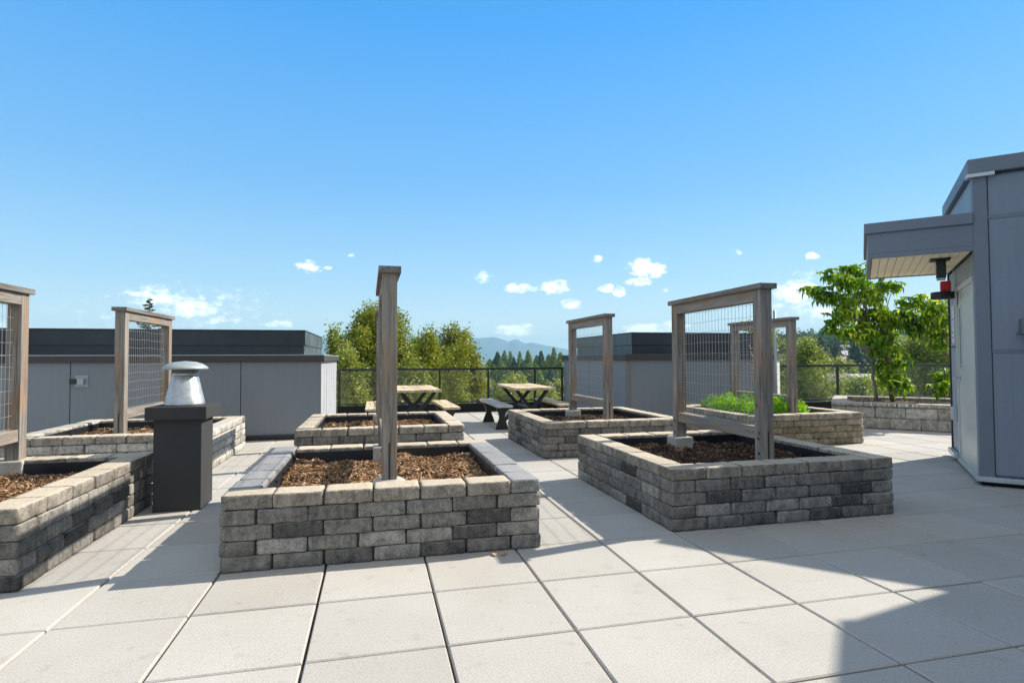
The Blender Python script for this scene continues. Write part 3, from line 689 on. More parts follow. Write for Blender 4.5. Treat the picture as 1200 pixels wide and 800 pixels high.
# door wall: side panels and transom
b = MB(); b.box(.10, 1.42, -.029, .0, 2.115, 2.34); b.box(1.43, WU, -.029, .002, .10, 1.40); b.box(1.43, WU, -.029, .002, 1.412, 2.34); b.box(.0, WU, -.029, .0, 2.74, ZT-.16)
b.build('door_wall', m_noisy('grey_door_wall_panel', (.30,.33,.365), .05, 1.4, .55, bump=.02), eb)
b = MB(); b.box(1.40, WU, .001, .006, 1.398, 1.414); b.box(WU-.02, WU+.02, -.03, .02, .06, 2.74); b.build('panel_trim', 'trim', eb)
b = MB(); b.box(.102, .155, -.028, .014, .06, 2.11); b.box(1.375, 1.428, -.028, .014, .06, 2.11); b.box(.102, 1.428, -.028, .014, 2.06, 2.113); b.box(.102, 1.428, -.028, .03, .03, .06)
b.build('door_frame', 'door', eb)
dr = MB().box(.158, 1.372, -.026, -.004, .065, 2.057, .002).build('door', 'door', eb)
b = MB(); b.box(1.09, 1.21, -.003, -.001, 1.15, 1.85); b.build('window', 'pane_far', dr)
b = MB(); b.box(1.06, 1.09, -.003, .006, 1.12, 1.88); b.box(1.21, 1.24, -.003, .006, 1.12, 1.88); b.box(1.091, 1.209, -.003, .006, 1.12, 1.149); b.box(1.091, 1.209, -.003, .006, 1.851, 1.88); b.build('window_frame', 'alum', dr)
for z in (.30, 1.05, 1.83): MB().tube([(.158, .004, z-.055), (.158, .004, z+.055)], .011, 8).build('hinge', 'ink', dr)
b = MB(); mt = Matrix.Translation((1.30, -.003, 1.03)) @ Matrix.Rotation(R(-90), 4, 'X')
b.tube([(1.30, -.003, 1.03), (1.30, .012, 1.03)], .032, 16); b.tube([(1.30, .012, 1.03), (1.30, .06, 1.03), (1.27, .066, 1.03), (1.17, .066, 1.03)], .011, 8); b.build('handle', 'alum', dr)
# canopy
CL, CW, z0, z1 = .92, 1.93, 2.35, 2.735
b = MB(); b.box(-.012, CW, .013, CL, z0+.05, z0+.27, .003); b.build('canopy', 'trim_blue', eb)
cp = bpy.data.objects[-1] if False else [c for c in eb.children if c.name.startswith('canopy')][0]
MB().box(-.035, CW+.02, .014, CL+.03, z0+.271, z1, .008).build('canopy_flashing', 'trim_blue', cp)
b = MB(); b.box(-.012, .02, .0135, CL, z0, z0+.049); b.box(CW-.035, CW, .0135, CL, z0, z0+.049); b.box(.021, CW-.036, CL-.035, CL, z0, z0+.049); b.build('canopy_edge', 'trim_blue', cp)
b = MB(); n = 11
for k in range(n): a0 = .02+(CL-.06)*k/n; a1 = .02+(CL-.06)*(k+1)/n; b.box(.022, CW-.037, a0+.003, a1-.003, z0+.012, z0+.030)
b.build('soffit', 'soffit', cp)
MB().box(.022, CW-.037, .016, CL-.036, z0+.031, z0+.048).build('soffit_groove', 'soffit_gap', cp)
# soffit camera, alarm, drum lamp, sign, outlet, wall lamp
def onwall(name, m, lab, cat, fn, parts=()):
    r = empty(name, (KX, KY, 0), R(45)); tag(r, lab, cat)
    for nm, mm, f in fn: f(MB()).build(nm, mm, r)
    return r
onwall('security_camera', None, 'black box camera hanging on a mounting plate under the canopy soffit', 'camera', [
    ('mounting_plate', 'black', lambda b: b.box(.42, .58, .15, .33, z0-.012, z0+.011, .003)),
    ('housing', 'black', lambda b: b.box(.45, .55, .19, .275, z0-.20, z0-.013, .005)),
    ('lens_cover', 'cap_metal', lambda b: b.box(.455, .545, .195, .27, z0-.225, z0-.202, .003))])
onwall('wall_lamp', None, 'round flat black drum lamp on a bracket beside the top of the door', 'lamp', [
    ('lamp_drum', 'black', lambda b: b.lathe([(0, 1.985), (.115, 1.985), (.12, 1.99), (.12, 2.065), (.115, 2.07), (0, 2.07)], (1.36, .14, 0), 32)),
    ('bracket', 'alum', lambda b: b.box(1.33, 1.39, .003, .03, 1.90, 2.10, .003))])
onwall('alarm_horn', None, 'bright red alarm box standing on the black drum lamp', 'alarm', [
    ('alarm_body', 'red', lambda b: b.box(1.30, 1.40, .06, .16, 2.072, 2.20, .006)),
    ('alarm_face', 'red', lambda b: b.box(1.292, 1.299, .075, .145, 2.09, 2.18, .002))])
def sign(b):
    return b.box(1.62, 1.80, .003, .010, 1.45, 1.93, .001)
sg = onwall('notice_sign', None, 'narrow white upright notice strip with small pictograms beside the door', 'sign', [('sign_board', 'white', sign)])
b = MB()
b.bm.free()
for z in (1.87, 1.81, 1.70): MB().box(1.69, 1.73, .0105, .0115, z-.012, z+.012).build('red_symbol', 'pink', sg)
for z in (1.92, 1.463): MB().box(1.63, 1.79, .0105, .0112, z-.005, z+.005).build('red_band', 'pink', sg)
for z in (1.755, 1.585, 1.52): MB().box(1.67, 1.75, .0105, .0115, z-.014, z+.014).build('dark_symbol', 'ink', sg)
for k in range(4): MB().box(1.68, 1.74, .0105, .0115, 1.62+k*.018, 1.626+k*.018).build('print_line', 'ink', sg)
onwall('outlet_box', None, 'small grey weatherproof outlet box low on the wall left of the door', 'outlet', [
    ('cover', 'alum', lambda b: b.box(1.56, 1.68, .003, .06, .50, .66, .01)), ('back_plate', 'cap_metal', lambda b: b.box(1.545, 1.695, .0025, .012, .485, .675, .002))])
onwall('cone_lamp', None, 'grey cylindrical wall lamp with flared rim at the right edge of the picture', 'lamp', [
    ('lamp_body', 'flash_side', lambda b: b.lathe([(0, 1.64), (.045, 1.64), (.05, 1.63), (.052, 1.515), (.075, 1.495), (.07, 1.49), (.0, 1.50)], (-.10, -.35, 0), 24)),
    ('bracket', 'cap_metal', lambda b: b.box(-.06, .0, -.38, -.32, 1.54, 1.61, .004))])
# taller wing further right (outside the picture, its shadow crosses the paving)
wg = empty('stair_tower', (KX, KY, 0), R(45)); tag(wg, 'taller blue-grey stair tower right of the picture, casting the stepped shadow', 'building')
b = MB(); b.box(-.62, -.001, -7.5, -1.60, 0, 3.96); b.box(-6, -.621, -7.5, -1.62, 0, 5.2); b.build('wall', 'panel_blue', wg)
MB().box(-.64, .0, -7.5, -1.57, 3.961, 4.0).build('coping', 'trim_blue', wg)
# ================================================================== RIGHT BIG PLANTER (rotated 45)
hp = empty('large_planter', (9.72, 6.93, 0), R(-44)); tag(hp, 'large split-face block planter holding the leafy roof trees, right of the herbs', 'planter')
V, Fc, MI = [], [], []; rr = random.Random(9)
HL, HD = 6.0, 2.1
for c in range(2):
    for k in range(15):
        l = .45; o = -.22*(c % 2); x0_, x1_ = max(0, o+k*l), min(HL, o+(k+1)*l)
        if x1_-x0_ < .06: continue
        for yy in (.11, HD-.11): block(V, Fc, MI, (x0_+x1_)/2, yy, .0975+c*.195, x1_-x0_-.004, .22, .192, .006, .009, 40+c*9+k, .035, 0)
    for k in range(4):
        o = -.2*(c % 2); y0_, y1_ = max(.22, .22+o+k*.5), min(HD-.22, .22+o+(k+1)*.5)
        if y1_-y0_ < .06: continue
        for xx in (.11, HL-.11): block(V, Fc, MI, xx, (y0_+y1_)/2, .0975+c*.195, .22, y1_-y0_-.004, .192, .006, .009, 80+c*9+k, .035, 0)
for k in range(12):
    for yy in (.12, HD-.12): block(V, Fc, MI, .25+k*.5, yy, .4275, .496, .26, .070, .006, .0025, 140+k, .045, 1)
for k in range(3):
    for xx in (.12, HL-.12): block(V, Fc, MI, xx, .25+(k+.5)*.533, .4275, .26, .529, .070, .006, .0025, 160+k, .045, 1)
link('block_wall', np_mesh('block_wall', [tuple(v) for v in V], Fc, True, MI), hp, ['split', 'split'])
MB().box(.23, HL-.23, .245, HD-.245, .02, .40).build('soil', 'soil', hp)
b = MB()
b.bm.free()
for k in range(9): x = .62+k*.085+rr.uniform(-.02, .02); MB().box(x, x+rr.uniform(.01, .03), -.0135, -.0105, .41+rr.uniform(0, .01), .452).build('white_stain', 'white', hp)
n = 1500; P = np.stack([rng.uniform(.3, HL-.3, n), rng.uniform(.3, HD-.3, n), .402+rng.uniform(0, .02, n)], -1); V = leaf_quads(P, .025, rng, .4, .4)
link('mulch', np_mesh('mulch', V, np.arange(len(V)).reshape(-1, 4)), hp, 'chips')
# leafy roof trees: rosettes of long drooping leaves on real branches
def rosettes(centres, seed, per=12, rad=.17, nl=6, ll=.148):
    rg = np.random.default_rng(seed); V = []; Fq = []
    for c in centres:
        for k in range(per):
            d = rg.normal(size=3); d /= np.linalg.norm(d); o = np.array(c)+d*rad*rg.uniform(.3, 1.05)*np.array([1, 1, 1.05]); a0 = rg.uniform(0, 6.28); lean = rg.normal(0, 3.5, 2)
            for j in range(nl):
                a = a0+j*6.283/nl+rg.normal(0, .25); L_ = ll*rg.uniform(.7, 1.2); w = L_*rg.uniform(.16, .21)
                dr_ = rg.uniform(.5, 1.45); u = np.array([math.cos(a), math.sin(a), 0.]); s = np.array([-math.sin(a), math.cos(a), 0.])
                pts = [o, o+u*L_*.38+np.array([lean[0]*.02, lean[1]*.02, .10*L_]), o+u*L_*.75+np.array([0, 0, -dr_*L_*.22]), o+u*L_*(1.0-.22*dr_)+np.array([0, 0, -dr_*L_*.75])]
                b0 = len(V); V += [pts[0], pts[1]+s*w+[0,0,.01], pts[1], pts[1]-s*w+[0,0,.01], pts[2]+s*w*.9, pts[2], pts[2]-s*w*.9, pts[3]]
                Fq += [(b0, b0+2, b0+1, b0+1), (b0, b0+3, b0+2, b0+2), (b0+1, b0+2, b0+5, b0+4), (b0+2, b0+3, b0+6, b0+5), (b0+4, b0+5, b0+7, b0+7), (b0+5, b0+6, b0+7, b0+7)]
    V = np.array(V, np.float32); me = bpy.data.meshes.new('crown'); me.from_pydata([tuple(v) for v in V], [], [tuple(dict.fromkeys(f)) for f in Fq]); me.update(); return me
def rooftree(base_px, depth, pts, label, seed, barkm, top, r0=.035):
    bx, by = at(base_px, depth); root = empty('roof_tree', (bx, by, .40)); tag(root, label, 'tree', 'leafy small trees in the large planter')
    rr = random.Random(seed); cs = []
    for px, py in pts:
        d = depth+rr.uniform(-.45, .45); x, y = at(px, d); cs.append(Vector((x-bx, y-by, zat(py, d, px)-.40)))
    tx, ty = at(top[0], depth); tp = Vector((tx-bx, ty-by, zat(top[1], depth, top[0])-.40))
    b = MB(); tk = tree_wood(b, (0,0,0), tp, r0, .010, seed, .02, 10)
    for c in cs:
        k = min(10, max(3, int(10*min(1, (c.z-.25)/tp.z)*.85))); p = tk[k]; b.tube([p, p.lerp(c, .5)+Vector((0,0,-.03)), c], [.014, .009, .004], 5, False)
    b.build('trunk', barkm, root)
    me = rosettes([tuple(c) for c in cs], seed); link('crown', me, root, 'leaf_roof')
def zp(L_, ox=930, oy=300, s=6.316): return [(ox+a/s, oy+b/s) for a, b in L_]
def zq(L_): return zp(L_, 930, 380, 6.155)
rooftree(1026, 11.6, zp([(270,150),(340,190),(420,120),(480,130),(380,220),(130,280),(190,290),(250,310),(310,320),(360,330),(470,210),(510,260),(500,180),(430,390),(400,460),(330,480),(290,540),(370,560),(450,560),(500,480),(440,320),(540,310),(460,620),(520,560),(350,430)]),
         'small roof tree with a pale straight trunk and a crown reaching left over the railing', 21, 'bark_grey', (1013, 335))
rooftree(1045, 11.3, zp([(620,400),(680,220),(750,240),(640,260),(600,320),(700,450),(770,520),(690,530),(580,520),(600,620),(700,590),(740,500),(640,460),(560,420)]) + zq([(600,120),(690,130),(640,190),(720,190),(680,260),(640,330),(700,400),(760,460),(590,210),(740,300),(650,420)]),
         'small roof tree with brown trunk, leafy nearly down to the planter', 22, 'bark', (1030, 340), .045)
rooftree(1128, 11.0, zp([(880,370),(950,350),(1000,400),(1060,440),(890,440),(840,470),(930,530),(1000,500),(1060,520),(1100,590),(1060,680),(910,580),(1110,370),(1150,450),(1190,400),(1180,520),(1100,480)]) + zp([(570,280),(600,330),(560,380)], 1020, 400, 6.667),
         'small roof tree half hidden behind the entrance building', 23, 'bark', (1120, 330), .04)
# ================================================================== TREES BEYOND
G1 = 'broadleaf trees beyond the rear railing'
def bt(px, d, top, wpx, lab, m, n, size, seed, **kw):
    x, y = at(px, d); zg = ground_z(x, y); kw.setdefault('group', G1)
    return broadleaf(x, y, zg, zat(top, d, px), wpx/F*d/2, lab, m=m, n=n, size=size, seed=seed, **kw)
bt(447, 30, 367, 118, 'tallest yellow-green tree, behind the edge-on trellis', 'leaf_poplar', 95000, .074, 31, nclump=60, cr=.24)
bt(535, 33, 387, 62, 'tall narrow yellow-green tree left of the blue mountain', 'leaf_autumn', 56000, .078, 32, nclump=44, cr=.27)
bt(496, 28, 393, 60, 'mid green tree filling the gap between the two tallest trees', 'leaf_poplar', 46000, .072, 33, nclump=34, cr=.27)
bt(395, 34, 383, 34, 'thin open-crowned tree at the end of the left bulkhead', 'leaf_shrub', 12000, .10, 34, nclump=22, cr=.24)
bt(415, 24, 422, 60, 'rounded pale green bush at the left end of the rear railing', 'leaf_shrub', 34000, .062, 35, name='bush', nclump=30, low=.02)
bt(478, 23, 428, 66, 'pale green bush behind the first picnic table', 'leaf_shrub', 34000, .062, 36, name='bush', nclump=30, low=.02)
bt(530, 25, 412, 62, 'olive bush between the first picnic table and its right bench', 'leaf_autumn', 36000, .062, 37, name='bush', nclump=30, low=.02)
bt(553, 29, 423, 36, 'yellowing bush left of the fully visible picnic table', 'leaf_autumn', 16000, .09, 38, name='bush', nclump=26, low=.02)
bt(600, 42, 452, 60, 'low pale bush seen under the fully visible picnic table', 'leaf_shrub', 12000, .13, 39, name='bush', nclump=24, low=.02)
bt(645, 45, 455, 60, 'low pale bush beside the left face of the right bulkhead', 'leaf_shrub', 12000, .13, 40, name='bush', nclump=24, low=.02)
bt(888, 60, 376, 36, 'tree top showing above the right bulkhead through the large trellis', 'leaf_poplar', 6000, .24, 41, nclump=22)
# willows to the right
GW = 'pale willowy trees beyond the right railing'
bt(950, 40, 404, 78, 'large pale willowy tree left of the roof trees', 'leaf_willow', 60000, .085, 51, nclump=46, cr=.25, low=.02, group=GW)
bt(912, 48, 425, 60, 'willowy tree behind the herb trellis', 'leaf_willow', 9000, .17, 52, low=.02, group=GW)
bt(1085, 36, 392, 84, 'broad olive tree filling the view behind the roof trees', 'leaf_willow', 60000, .08, 53, nclump=46, cr=.25, low=.02, group=GW)
bt(1140, 38, 385, 80, 'olive tree hidden mostly by the entrance building', 'leaf_willow', 10000, .17, 54, low=.02, group=GW)
bt(1050, 60, 446, 50, 'low green tree behind the leafier roof tree trunk', 'leaf_shrub', 9000, .2, 55, low=.02, group=GW)
bt(1003, 75, 452, 44, 'low pale tree seen through the glass below the far houses', 'leaf_willow', 8000, .25, 56, low=.02, group=GW)
bt(975, 90, 458, 40, 'low tree below the far houses, next to the large willowy one', 'leaf_shrub', 6000, .28, 57, low=.02, group=GW)
bt(1030, 100, 450, 40, 'low dark tree under the far houses, next to the pale trunk', 'leaf_poplar', 6000, .3, 58, low=.02, group=GW)
# conifers: centre
GC = 'conifers standing far beyond the rear railing'
adj = ['tallest', 'pointed', 'broad', 'slim', 'dark', 'bushy']
def ct(px, d, top, wpx, lab, m='leaf_conifer', n=2600, seed=1, group=GC, **kw):
    x, y = at(px, d); return conifer(x, y, ground_z(x, y), zat(top, d, px), wpx/F*d/2, lab, group, m, n, seed, **kw)
cen = [(583,300,412,22),(591,340,410,20),(598,320,411,20),(609,330,411,16),(619,290,410,24),(634,320,411,22),(643,340,415,20),(649,310,407,22),(657,330,413,22),(574,360,420,22),(604,270,424,30),(628,260,426,30),(590,250,428,30),(650,255,430,30),(664,300,418,26),(570,280,432,26),(676,280,422,26),(692,300,424,26),(612,210,440,34),(640,200,444,34),(585,205,446,32),(662,215,442,34)]
cen += [(p_, d_, t_, w_) for p_, d_, t_, w_ in [(578,250,426,26),(586,280,420,24),(595,240,432,28),(602,300,418,22),(613,300,421,22),(622,250,430,28),(629,330,416,20),(638,280,422,24),(645,240,432,28),(655,280,420,26),(661,250,428,28),(670,270,424,26),(570,330,426,22),(567,380,430,20),(608,240,434,30),(632,225,438,30)]]
for i, (px, d, tp, w) in enumerate(cen):
    ct(px, d, tp, w*rr.uniform(1.1, 1.7), 'dark green conifer in the far stand between the yellow-green tree and the right bulkhead', 'leaf_conifer' if i % 5 else 'leaf_dark', 5000, 60+i)
for i, (px, d, tp, w) in enumerate([(560,230,432,40),(596,150,452,40),(626,160,456,44),(660,150,450,44)]):
    bt(px, d, tp, w, ['low rounded tree right of the yellowing bush', 'low rounded tree below the far conifers, behind the left end of the picnic table', 'low rounded tree below the far conifers, behind the middle of the picnic table', 'low rounded tree below the far conifers, next to the right bulkhead'][i], ['leaf_shrub','leaf_poplar','leaf_willow','leaf_shrub'][i], 6000, .38, 90+i, low=.02)
# spruce tip over the left bulkhead
def spruce_tip():
    x, y = at(174, 32); zg = ground_z(x, y); zt = zat(345, 32, 174)
    root = empty('spruce_tree', (x, y, zg)); tag(root, 'lone spruce tip with open branches rising above the left bulkhead', 'tree'); H = zt-zg
    b = MB(); b.tube([(0,0,0), (0,0,H*.6), (0,0,H)], [.2, .1, .012], 6); rr = random.Random(5); pts = []
    for k in range(90):
        t = (k/90)**.95; z = H-.12-t*6.; L_ = .13+2.6*t*rr.uniform(.45, 1.15); a = k*2.4; e = Vector((math.cos(a)*L_, math.sin(a)*L_, z-.02+.12*L_)); s0 = Vector((0,0,z))
        b.tube([s0, s0.lerp(e, .6)+Vector((0,0,-.05*L_)), e], [.018, .01, .004], 4, False)
        for j in range(int(26+60*L_)): u_ = rr.uniform(.12, 1); p = s0.lerp(e, u_); pts.append((p.x+rr.gauss(0, .035*(1+L_)), p.y+rr.gauss(0, .035*(1+L_)), p.z+rr.gauss(0, .025)))
    b.build('trunk', 'bark', root); V = leaf_quads(np.array(pts), .068, np.random.default_rng(3), .5, .4)
    link('crown', np_mesh('crown', V, np.arange(len(V)).reshape(-1, 4)), root, 'leaf_dark')
spruce_tip()
# right hill: conifers, broadleaf and houses
GH = 'trees on the far hillside at the right'
rr = random.Random(77); k = 0
prof = [(928,396),(938,392),(950,389),(960,388),(972,392),(985,397),(995,392),(1005,389),(1015,393),(1030,398),(1050,392),(1060,372),(1070,392),(1090,394)]
for px in range(918, 1110, 9):
    tp = np.interp(px, [p[0] for p in prof], [p[1] for p in prof])+rr.uniform(-2, 4)
    d = rr.uniform(500, 600)
    if rr.random() < .6: ct(px+rr.uniform(-3, 3), d, tp, rr.uniform(16, 24), 'far tree on the skyline of the right-hand hill', 'leaf_dark', 1500, 200+k, GH)
    else: bt(px+rr.uniform(-3, 3), d, tp+2, rr.uniform(18, 26), 'far tree on the skyline of the right-hand hill', 'leaf_dark', 2600, 1.3, 200+k, group=GH, nclump=16, low=.02)
    k += 1
for (px, d, tp, w, kind) in [(940,380,398,26,0),(952,350,402,26,0),(962,320,397,30,0),(972,340,404,24,1),(979,250,406,22,0),(948,300,408,30,1),(1003,240,401,30,0),(1022,300,404,26,0),(1012,330,400,22,1),(1035,320,402,24,1),(1048,300,406,28,0),(1062,340,402,30,1),(926,330,404,28,1),(993,420,412,16,1),(984,200,428,26,1),(1018,190,432,28,0),(1040,210,430,30,1),(965,220,430,26,1),(1058,230,428,30,1),(1006,420,414,16,1),(1080,320,404,30,0),(1100,330,404,30,1)]:
    lab = 'mid-distance tree on the lower slope of the right-hand hill, among the houses'
    if kind == 0: ct(px, d, tp, w, lab, 'leaf_dark', 3200, 300+k, 'trees among the hillside houses')
    else: bt(px, d, tp, w, lab, rr.choice(['leaf_shrub', 'leaf_dark', 'leaf_poplar']), 4200, .75*d/300+.1, 300+k, group='trees among the hillside houses', nclump=20, low=.02)
    k += 1
def house(px, d, py_top, w, h, dd, rot, roofm, lab, wm='wall_far'):
    x, y = at(px, d); zt = zat(py_top, d, px); r = empty('house', (x, y, zt-h), R(rot)); tag(r, lab, 'house'); hw = h*.62
    MB().box(-w/2, w/2, -dd/2, dd/2, -6, hw).build('wall', wm, r)
    b = MB(); v = [b.bm.verts.new(p) for p in ((-w/2-.4, -dd/2-.5, hw-.1), (w/2+.4, -dd/2-.5, hw-.1), (w/2+.4, dd/2+.5, hw-.1), (-w/2-.4, dd/2+.5, hw-.1), (-w/2-.4, 0, h), (w/2+.4, 0, h))]
    for f in ((0,1,5,4), (2,3,4,5), (0,4,3), (1,2,5), (3,2,1,0)): b.bm.faces.new([v[i] for i in f])
    b.build('roof', roofm, r)
    for i in range(3):
        cx = -w/2+w*(i+.5)/3
        for zz in ([hw*.55] if hw < 4 else [hw*.25, hw*.7]): MB().box(cx-.7, cx+.7, -dd/2-.05, -dd/2+.02, zz-.6, zz+.6).build('window', 'pane_far', r)
house(988, 400, 407, 12, 7, 9, -12, 'roof_far', 'highest pale far house on the wooded hillside')
house(994, 380, 414, 13, 7, 9, -5, 'roof_pale', 'pale far house with a light roof in the middle of the hillside')
house(989, 340, 421, 11, 6, 9, -20, 'roof_pale', 'cream far house just above the railing line')
house(1000, 170, 441, 9.5, 4.6, 8, -14, 'roof_pale', 'white house with a pale roof seen through the glass left of the pale trunk')
house(976, 165, 440, 8, 5, 8, -10, 'roof_far', 'white house seen through the glass at the edge of the large willowy tree')
house(1013, 130, 455, 6, 3.2, 6, -14, 'roof_pale', 'small low shed with a pale roof seen through the glass beside the pale trunk')
# distant woodland covering the plain towards the mountains
def woods():
    rg = np.random.default_rng(5); n = 26000; px = rg.uniform(150, 1250, n); d = 420*np.exp(rg.uniform(0, 1.9, n)); P = []
    for a, b_ in zip(px, d):
        x, y = at(a, b_); P.append((x, y, ground_z(x, y)+rg.uniform(0, 14)))
    return leaf_quads(np.array(P), 5., rg, .8, .7)
V = woods(); tag(link('far_woodland', np_mesh('far_woodland', V, np.arange(len(V)).reshape(-1, 4)), None, 'leaf_dark'), 'far wooded plain between the conifers and the blue mountains', 'woodland', kind='stuff')
# fallen leaf on the paving
b = MB(); x, y = 2.33, 1.70
for dx, s, a in ((0, .03, .3), (-.055, .035, 1.2)):
    b.prism([(-s, -s*.3), (-s*.3, -s*.55), (s*.6, -s*.4), (s, 0), (s*.5, s*.5), (-s*.4, s*.45)], .004, .006, mtx=Matrix.Translation((x+dx, y-dx*.2, .004)) @ Matrix.Rotation(a, 4, 'Z') @ Matrix.Rotation(.25, 4, 'X'))
tag(b.build('fallen_leaf', 'dry'), 'dry tan leaf on the paving against the front centre planter', 'leaf')
# ================================================================== HAZE
hz = MB(); hz.box(-9500, 9500, -9500, 9500, -60, 330); 
hm = bpy.data.materials.new('air_haze'); hm.use_nodes = True; t_ = hm.node_tree; t_.nodes.clear(); o_ = t_.nodes.new('ShaderNodeOutputMaterial'); pv = t_.nodes.new('ShaderNodeVolumePrincipled')
pv.inputs['Color'].default_value = (.48,.82,1.0,1); pv.inputs['Density'].default_value = .00017; pv.inputs['Anisotropy'].default_value = 0.; t_.links.new(pv.outputs[0], o_.inputs['Volume'])
tag(hz.build('haze', hm), kind='stuff')
# ================================================================== LIGHT
SD = Vector((1.2, .25, 1.)).normalized(); EL = math.asin(SD.z); AZ = math.atan2(SD.x, SD.y)
sl = bpy.data.lights.new('sun', 'SUN'); sl.energy = 3.95; sl.angle = R(.53); sl.color = (1., .93, .82)
so = bpy.data.objects.new('sun', sl); col.objects.link(so); so.rotation_euler = SD.to_track_quat('Z', 'Y').to_euler(); so.location = (20, 5, 20)
w = bpy.data.worlds.new('World'); scene.world = w; w.use_nodes = True; nt = w.node_tree; bg = nt.nodes['Background']
class WT(NT):
    def __init__(s, t): s.t = t; s.b = None
t = WT(nt)
sky = t.n('ShaderNodeTexSky', sky_type='NISHITA'); sky.sun_disc = False; sky.sun_elevation = EL; sky.sun_rotation = AZ; sky.air_density = 1.15; sky.dust_density = .1; sky.ozone_density = 2.6; sky.altitude = 50
hs = t.n('ShaderNodeHueSaturation'); hs.inputs['Saturation'].default_value = 1.0; hs.inputs['Value'].default_value = 1.; t.l(sky.outputs[0], hs.inputs['Color'])
tc = t.n('ShaderNodeTexCoord'); sp = t.n('ShaderNodeSeparateXYZ'); t.l(tc.outputs['Generated'], sp.inputs[0])
az = t.math('ARCTAN2', sp.outputs[0], sp.outputs[1]); el = t.math('ARCSINE', sp.outputs[2])
clouds = [(950,352,50,26,.25),(225,362,90,22,.12),(362,310,17,8,1),(383,311,6,3,.8),(410,296,8,3,.6),(185,345,50,13,.8),(225,357,42,17,.95),(250,372,20,7,.6),(322,377,22,5,.7),(610,337,22,7,.8),(650,337,19,10,1),(671,356,15,7,.95),(752,315,18,13,.95),(770,318,14,10,.9),(748,331,19,6,1),(711,339,11,7,.9),(726,342,9,7,.9),(701,304,6,5,.8),(567,324,12,7,.5),(781,340,5,4,.6),
 (603,386,26,9,1.),(755,386,30,8,.9),(790,383,20,7,.9),(954,302,9,5,.8),(936,345,32,15,1.2),(967,369,18,9,1.1),(866,296,9,4,.5),(905,380,24,7,.5),(20,375,30,6,.4),(130,366,20,6,.4),(1000,365,20,9,.5),(545,412,30,8,.3)]
acc = None
for (px, py, hw_, hh, s) in clouds:
    a_ = YAW+math.atan((px-600)/F); e_ = math.atan((420-py+(px-600)*.004)/F*math.cos(a_-YAW)); wa = hw_/F*math.cos(a_-YAW)**2; we = hh/F*math.cos(a_-YAW)
    dx = t.math('MULTIPLY', t.math('SUBTRACT', az, a_), 1/wa); dy = t.math('MULTIPLY', t.math('SUBTRACT', el, e_), 1/we)
    q = t.math('MULTIPLY', t.math('SUBTRACT', 1., t.math('ADD', t.math('MULTIPLY', dx, dx), t.math('MULTIPLY', dy, dy))), s)
    acc = q if acc is None else t.math('MAXIMUM', acc, q)
cm = t.n('ShaderNodeCombineXYZ'); t.l(az, cm.inputs[0]); t.l(t.math('MULTIPLY', el, 1.7), cm.inputs[1])
nz = t.noise(cm.outputs[0], 62, 6, .62); nz2 = t.noise(cm.outputs[0], 20, 3, .5)
dn = t.math('ADD', acc, t.math('MULTIPLY', t.math('SUBTRACT', nz, .52), 3.3)); dn = t.math('ADD', dn, t.math('MULTIPLY', t.math('SUBTRACT', nz2, .5), 1.2))
mr = t.n('ShaderNodeMapRange'); mr.interpolation_type = 'SMOOTHSTEP'; mr.inputs[1].default_value = -.1; mr.inputs[2].default_value = 1.15; mr.inputs[4].default_value = .9; t.l(dn, mr.inputs[0])
accp = t.n('ShaderNodeMapRange'); accp.inputs[1].default_value = -.5; accp.inputs[2].default_value = .15; t.l(acc, accp.inputs[0])
fc = t.math('MULTIPLY', mr.outputs[0], accp.outputs[0])
tint = t.ramp(t.math('DIVIDE', el, 1.5708), [(0., (1.35,1.16,1.05)), (.05, (1.15,1.05,1.03)), (.13, (.80,.92,1.03)), (.38, (.33,.80,1.18)), (.6, (1.1,1.,.85)), (1., (1.3,1.05,.78))])
skt = t.mix(1., hs.outputs[0], tint, 'MULTIPLY')
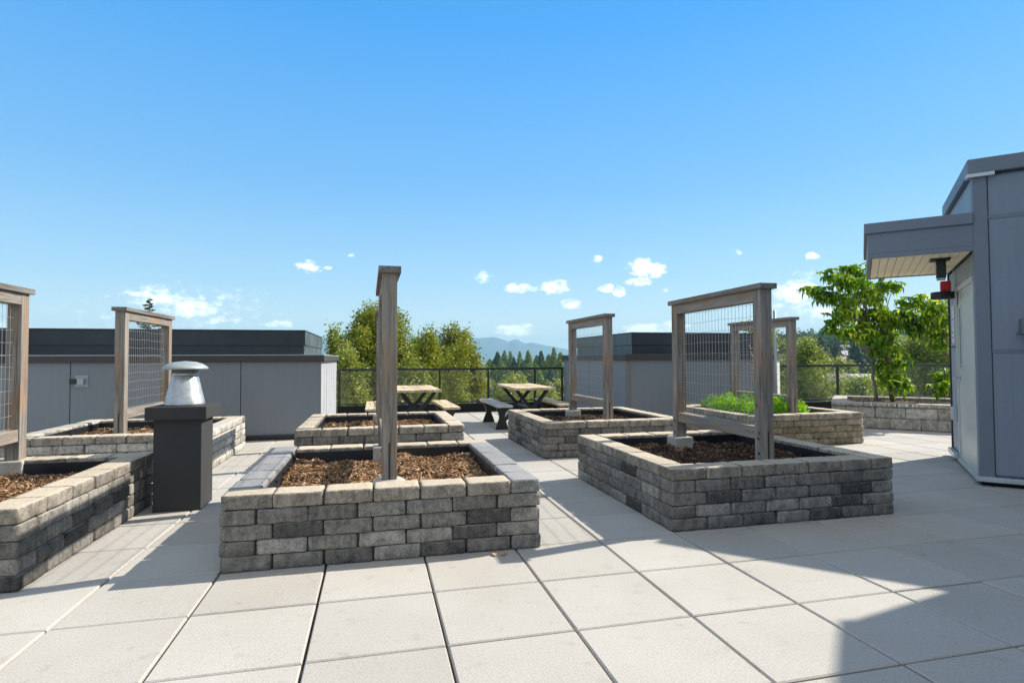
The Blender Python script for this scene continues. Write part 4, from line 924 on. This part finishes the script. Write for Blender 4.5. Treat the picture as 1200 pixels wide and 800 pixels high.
az_r = t.ramp(t.math('DIVIDE', el, 1.5708), [(0., (.72,.84,.92)), (.035, (.58,.78,.92)), (.08, (.36,.66,.92)), (.18, (.17,.50,.92)), (.34, (.055,.385,.92)), (.6, (.08,.25,.5))])
azv = t.mix(1., az_r, (6., 6., 6.), 'MULTIPLY'); skt = t.mix(.75, skt, azv)
# unseen warm-white cloud overhead and behind the camera, added to fill the shade
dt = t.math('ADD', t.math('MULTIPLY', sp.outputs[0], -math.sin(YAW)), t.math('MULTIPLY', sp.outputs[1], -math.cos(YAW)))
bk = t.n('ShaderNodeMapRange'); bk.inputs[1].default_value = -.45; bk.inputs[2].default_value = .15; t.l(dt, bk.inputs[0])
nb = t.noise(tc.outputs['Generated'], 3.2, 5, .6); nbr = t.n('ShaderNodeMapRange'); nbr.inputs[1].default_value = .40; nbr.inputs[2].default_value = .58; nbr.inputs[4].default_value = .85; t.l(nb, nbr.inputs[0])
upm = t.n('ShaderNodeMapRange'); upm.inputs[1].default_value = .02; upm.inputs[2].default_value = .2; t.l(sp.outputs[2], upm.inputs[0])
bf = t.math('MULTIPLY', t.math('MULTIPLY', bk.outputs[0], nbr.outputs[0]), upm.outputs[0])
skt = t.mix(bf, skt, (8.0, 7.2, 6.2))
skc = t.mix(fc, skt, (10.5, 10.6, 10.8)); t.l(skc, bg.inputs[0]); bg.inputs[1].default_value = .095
# ================================================================== CAMERA
cd = bpy.data.cameras.new('camera'); cd.sensor_width = 36; cd.lens = F/1200*36; cd.clip_start = .05; cd.clip_end = 30000
co = bpy.data.objects.new('camera', cd); col.objects.link(co); co.location = (CX, CY, CH)
fwd = Vector((math.sin(YAW)*math.cos(PITCH), math.cos(YAW)*math.cos(PITCH), math.sin(PITCH)))
q = fwd.to_track_quat('-Z', 'Y'); co.rotation_mode = 'QUATERNION'; co.rotation_quaternion = q @ Matrix.Rotation(ROLL, 3, 'Z').to_quaternion()
scene.camera = co
scene.view_settings.view_transform = 'Standard'; scene.view_settings.look = 'None'; scene.view_settings.gamma = 1; scene.view_settings.exposure = .94
scene.cycles.max_bounces = 8; scene.cycles.transparent_max_bounces = 12; scene.cycles.volume_bounces = 0
